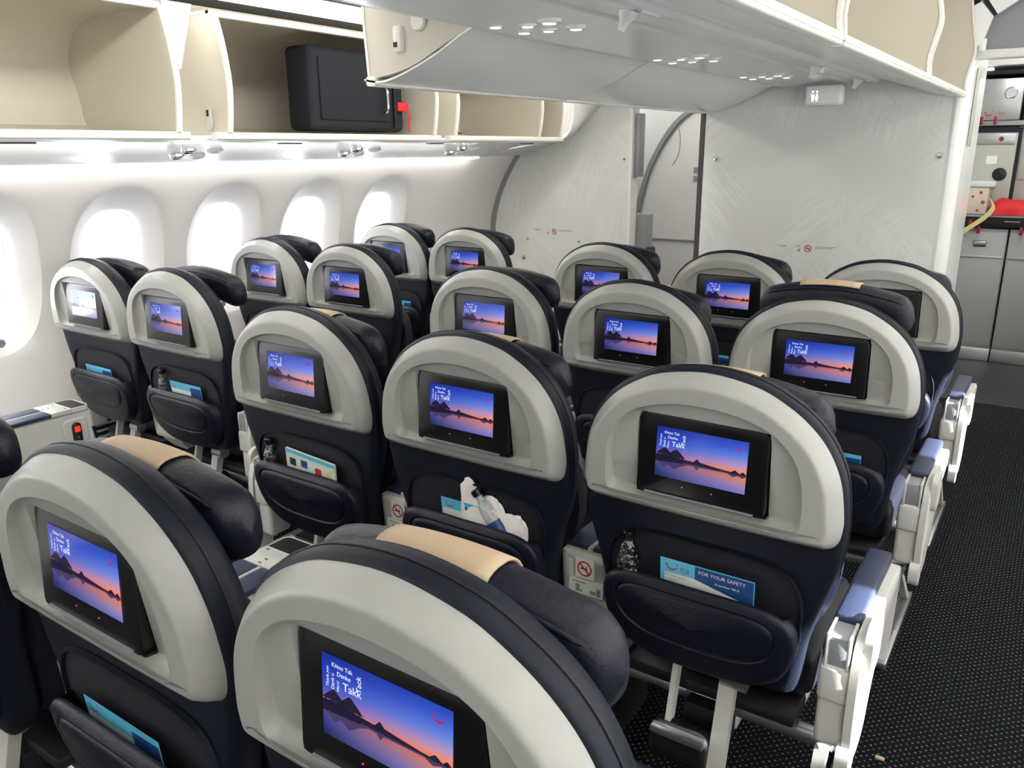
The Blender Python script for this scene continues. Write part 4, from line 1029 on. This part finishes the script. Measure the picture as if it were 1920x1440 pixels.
def bottle(k, x, zt, lab, cap=BLACK, r=.031, lean=0, lab_band=True, y=-.014):
    o = empty('water_bottle', pocket(k, x, y, zt-.17)); o.rotation_euler = (radians(3), radians(lean), 0); tag(o, lab, 'bottle', 'bottles in the pockets')
    MB().lathe([(.0, 0), (r*.9, .0), (r, .008), (r, .03), (r*.95, .036), (r, .042), (r, .095), (r*.96, .108), (r*.78, .125), (r*.5, .138), (.012, .146), (.012, .152)], None, 24).build('bottle_body', CLEAR, o, ang=50)
    MB().lathe([(.0, .17), (.011, .17), (.0145, .167), (.0145, .152), (.012, .150)], None, 18).build('cap', cap, o)
    if lab_band: MB().lathe([(r+.0006, .03), (r+.0006, .075)], None, 24).build('label_band', LABELB, o)
bottle('3c3', -.165, .785, 'clear plastic bottle with dark cap beside the FOR YOUR SAFETY card', lab_band=False, r=.027, y=-.006)
bottle('3c2', .125, .815, 'clear bottle with black cap lying in front of the white tissue', lean=-36, r=.022, y=-.005)
bottle('3c1', -.15, .765, 'clear plastic bottle in the third row pocket beside the magazine', lab_band=False, r=.025, y=-.006)
bottle('3b', -.11, .775, 'small clear bottle beside the blue card in the left pair pocket', r=.022, lab_band=False, y=-.006)
# white tissue / paper bag
mb = MB(); rows = []
for i in range(22):
    t = i/21; x = -.02+.19*t; h = .80-.085*t+.010*sin(i*.75)+.004*sin(i*1.7)
    ring = []
    for j in range(14):
        a = 2*pi*j/14; w = .017*(1+.25*sin(3*a+i))
        zz = .63+(h-.63)*(.5+.5*sin(a)); ring.append((x+.008*sin(j*2.1+i*.8), w*cos(a)*(1.0-.4*(.5+.5*sin(a))), zz))
    rows.append(ring)
p0 = SEATS['3c2'].location
mb.loft([[(px, py, pz-.63) for px, py, pz in r_] for r_ in rows]); o = mb.build('tissue_bag', TISSUE, ang=50); o.location = pocket('3c2', .0, -.002, .63)
tag(o, 'crumpled white paper tissue bag sticking out of the third row centre pocket', 'paper bag')
# clear plastic bag by the console, on the floor
mb = MB(); rows = []; random.seed(9)
for i in range(16):
    t = i/15; rr = .105*(1-.5*t)
    rows.append([((rr*cos(2*pi*j/22)*1.0)*(1+.22*random.uniform(-1, 1)), .62*rr*sin(2*pi*j/22)*(1+.22*random.uniform(-1, 1)), .004+.36*t+.012*random.uniform(0, 1)) for j in range(22)])
o = mb.loft(rows).build('plastic_bag', CLEAR, ang=12); o.location = (.435, -2.03, 0)
tag(o, 'crumpled clear plastic bag on the floor below the no smoking console', 'bag')
tag(MB().box(-.012, .012, -.006, .006, 0, .006, .002).build('paper_scrap', BEIGE), 'tiny beige paper scrap on the aisle carpet', 'paper scrap').location = (.985, -1.36, .0)

# ------------------------------------------------------------------ daylight
w = bpy.data.worlds.new('daylight'); scn.world = w; w.use_nodes = True
bg = w.node_tree.nodes['Background']; bg.inputs[0].default_value = (.93, .96, 1, 1); bg.inputs[1].default_value = 7.5
sd = bpy.data.lights.new('sun', 'SUN'); sd.energy = 45; sd.angle = radians(.8); sd.color = (1, .97, .93)
so = bpy.data.objects.new('sun', sd); COL.objects.link(so)
d = Vector((-1, -.02, -.335)).normalized(); so.rotation_euler = d.to_track_quat('-Z', 'Y').to_euler(); so.location = (8, 0, 4)

vs = scn.view_settings; vs.view_transform = 'Standard'; vs.look = 'None'; vs.gamma = 1; vs.use_curve_mapping = False; vs.exposure = .5
scn.display_settings.display_device = 'sRGB'
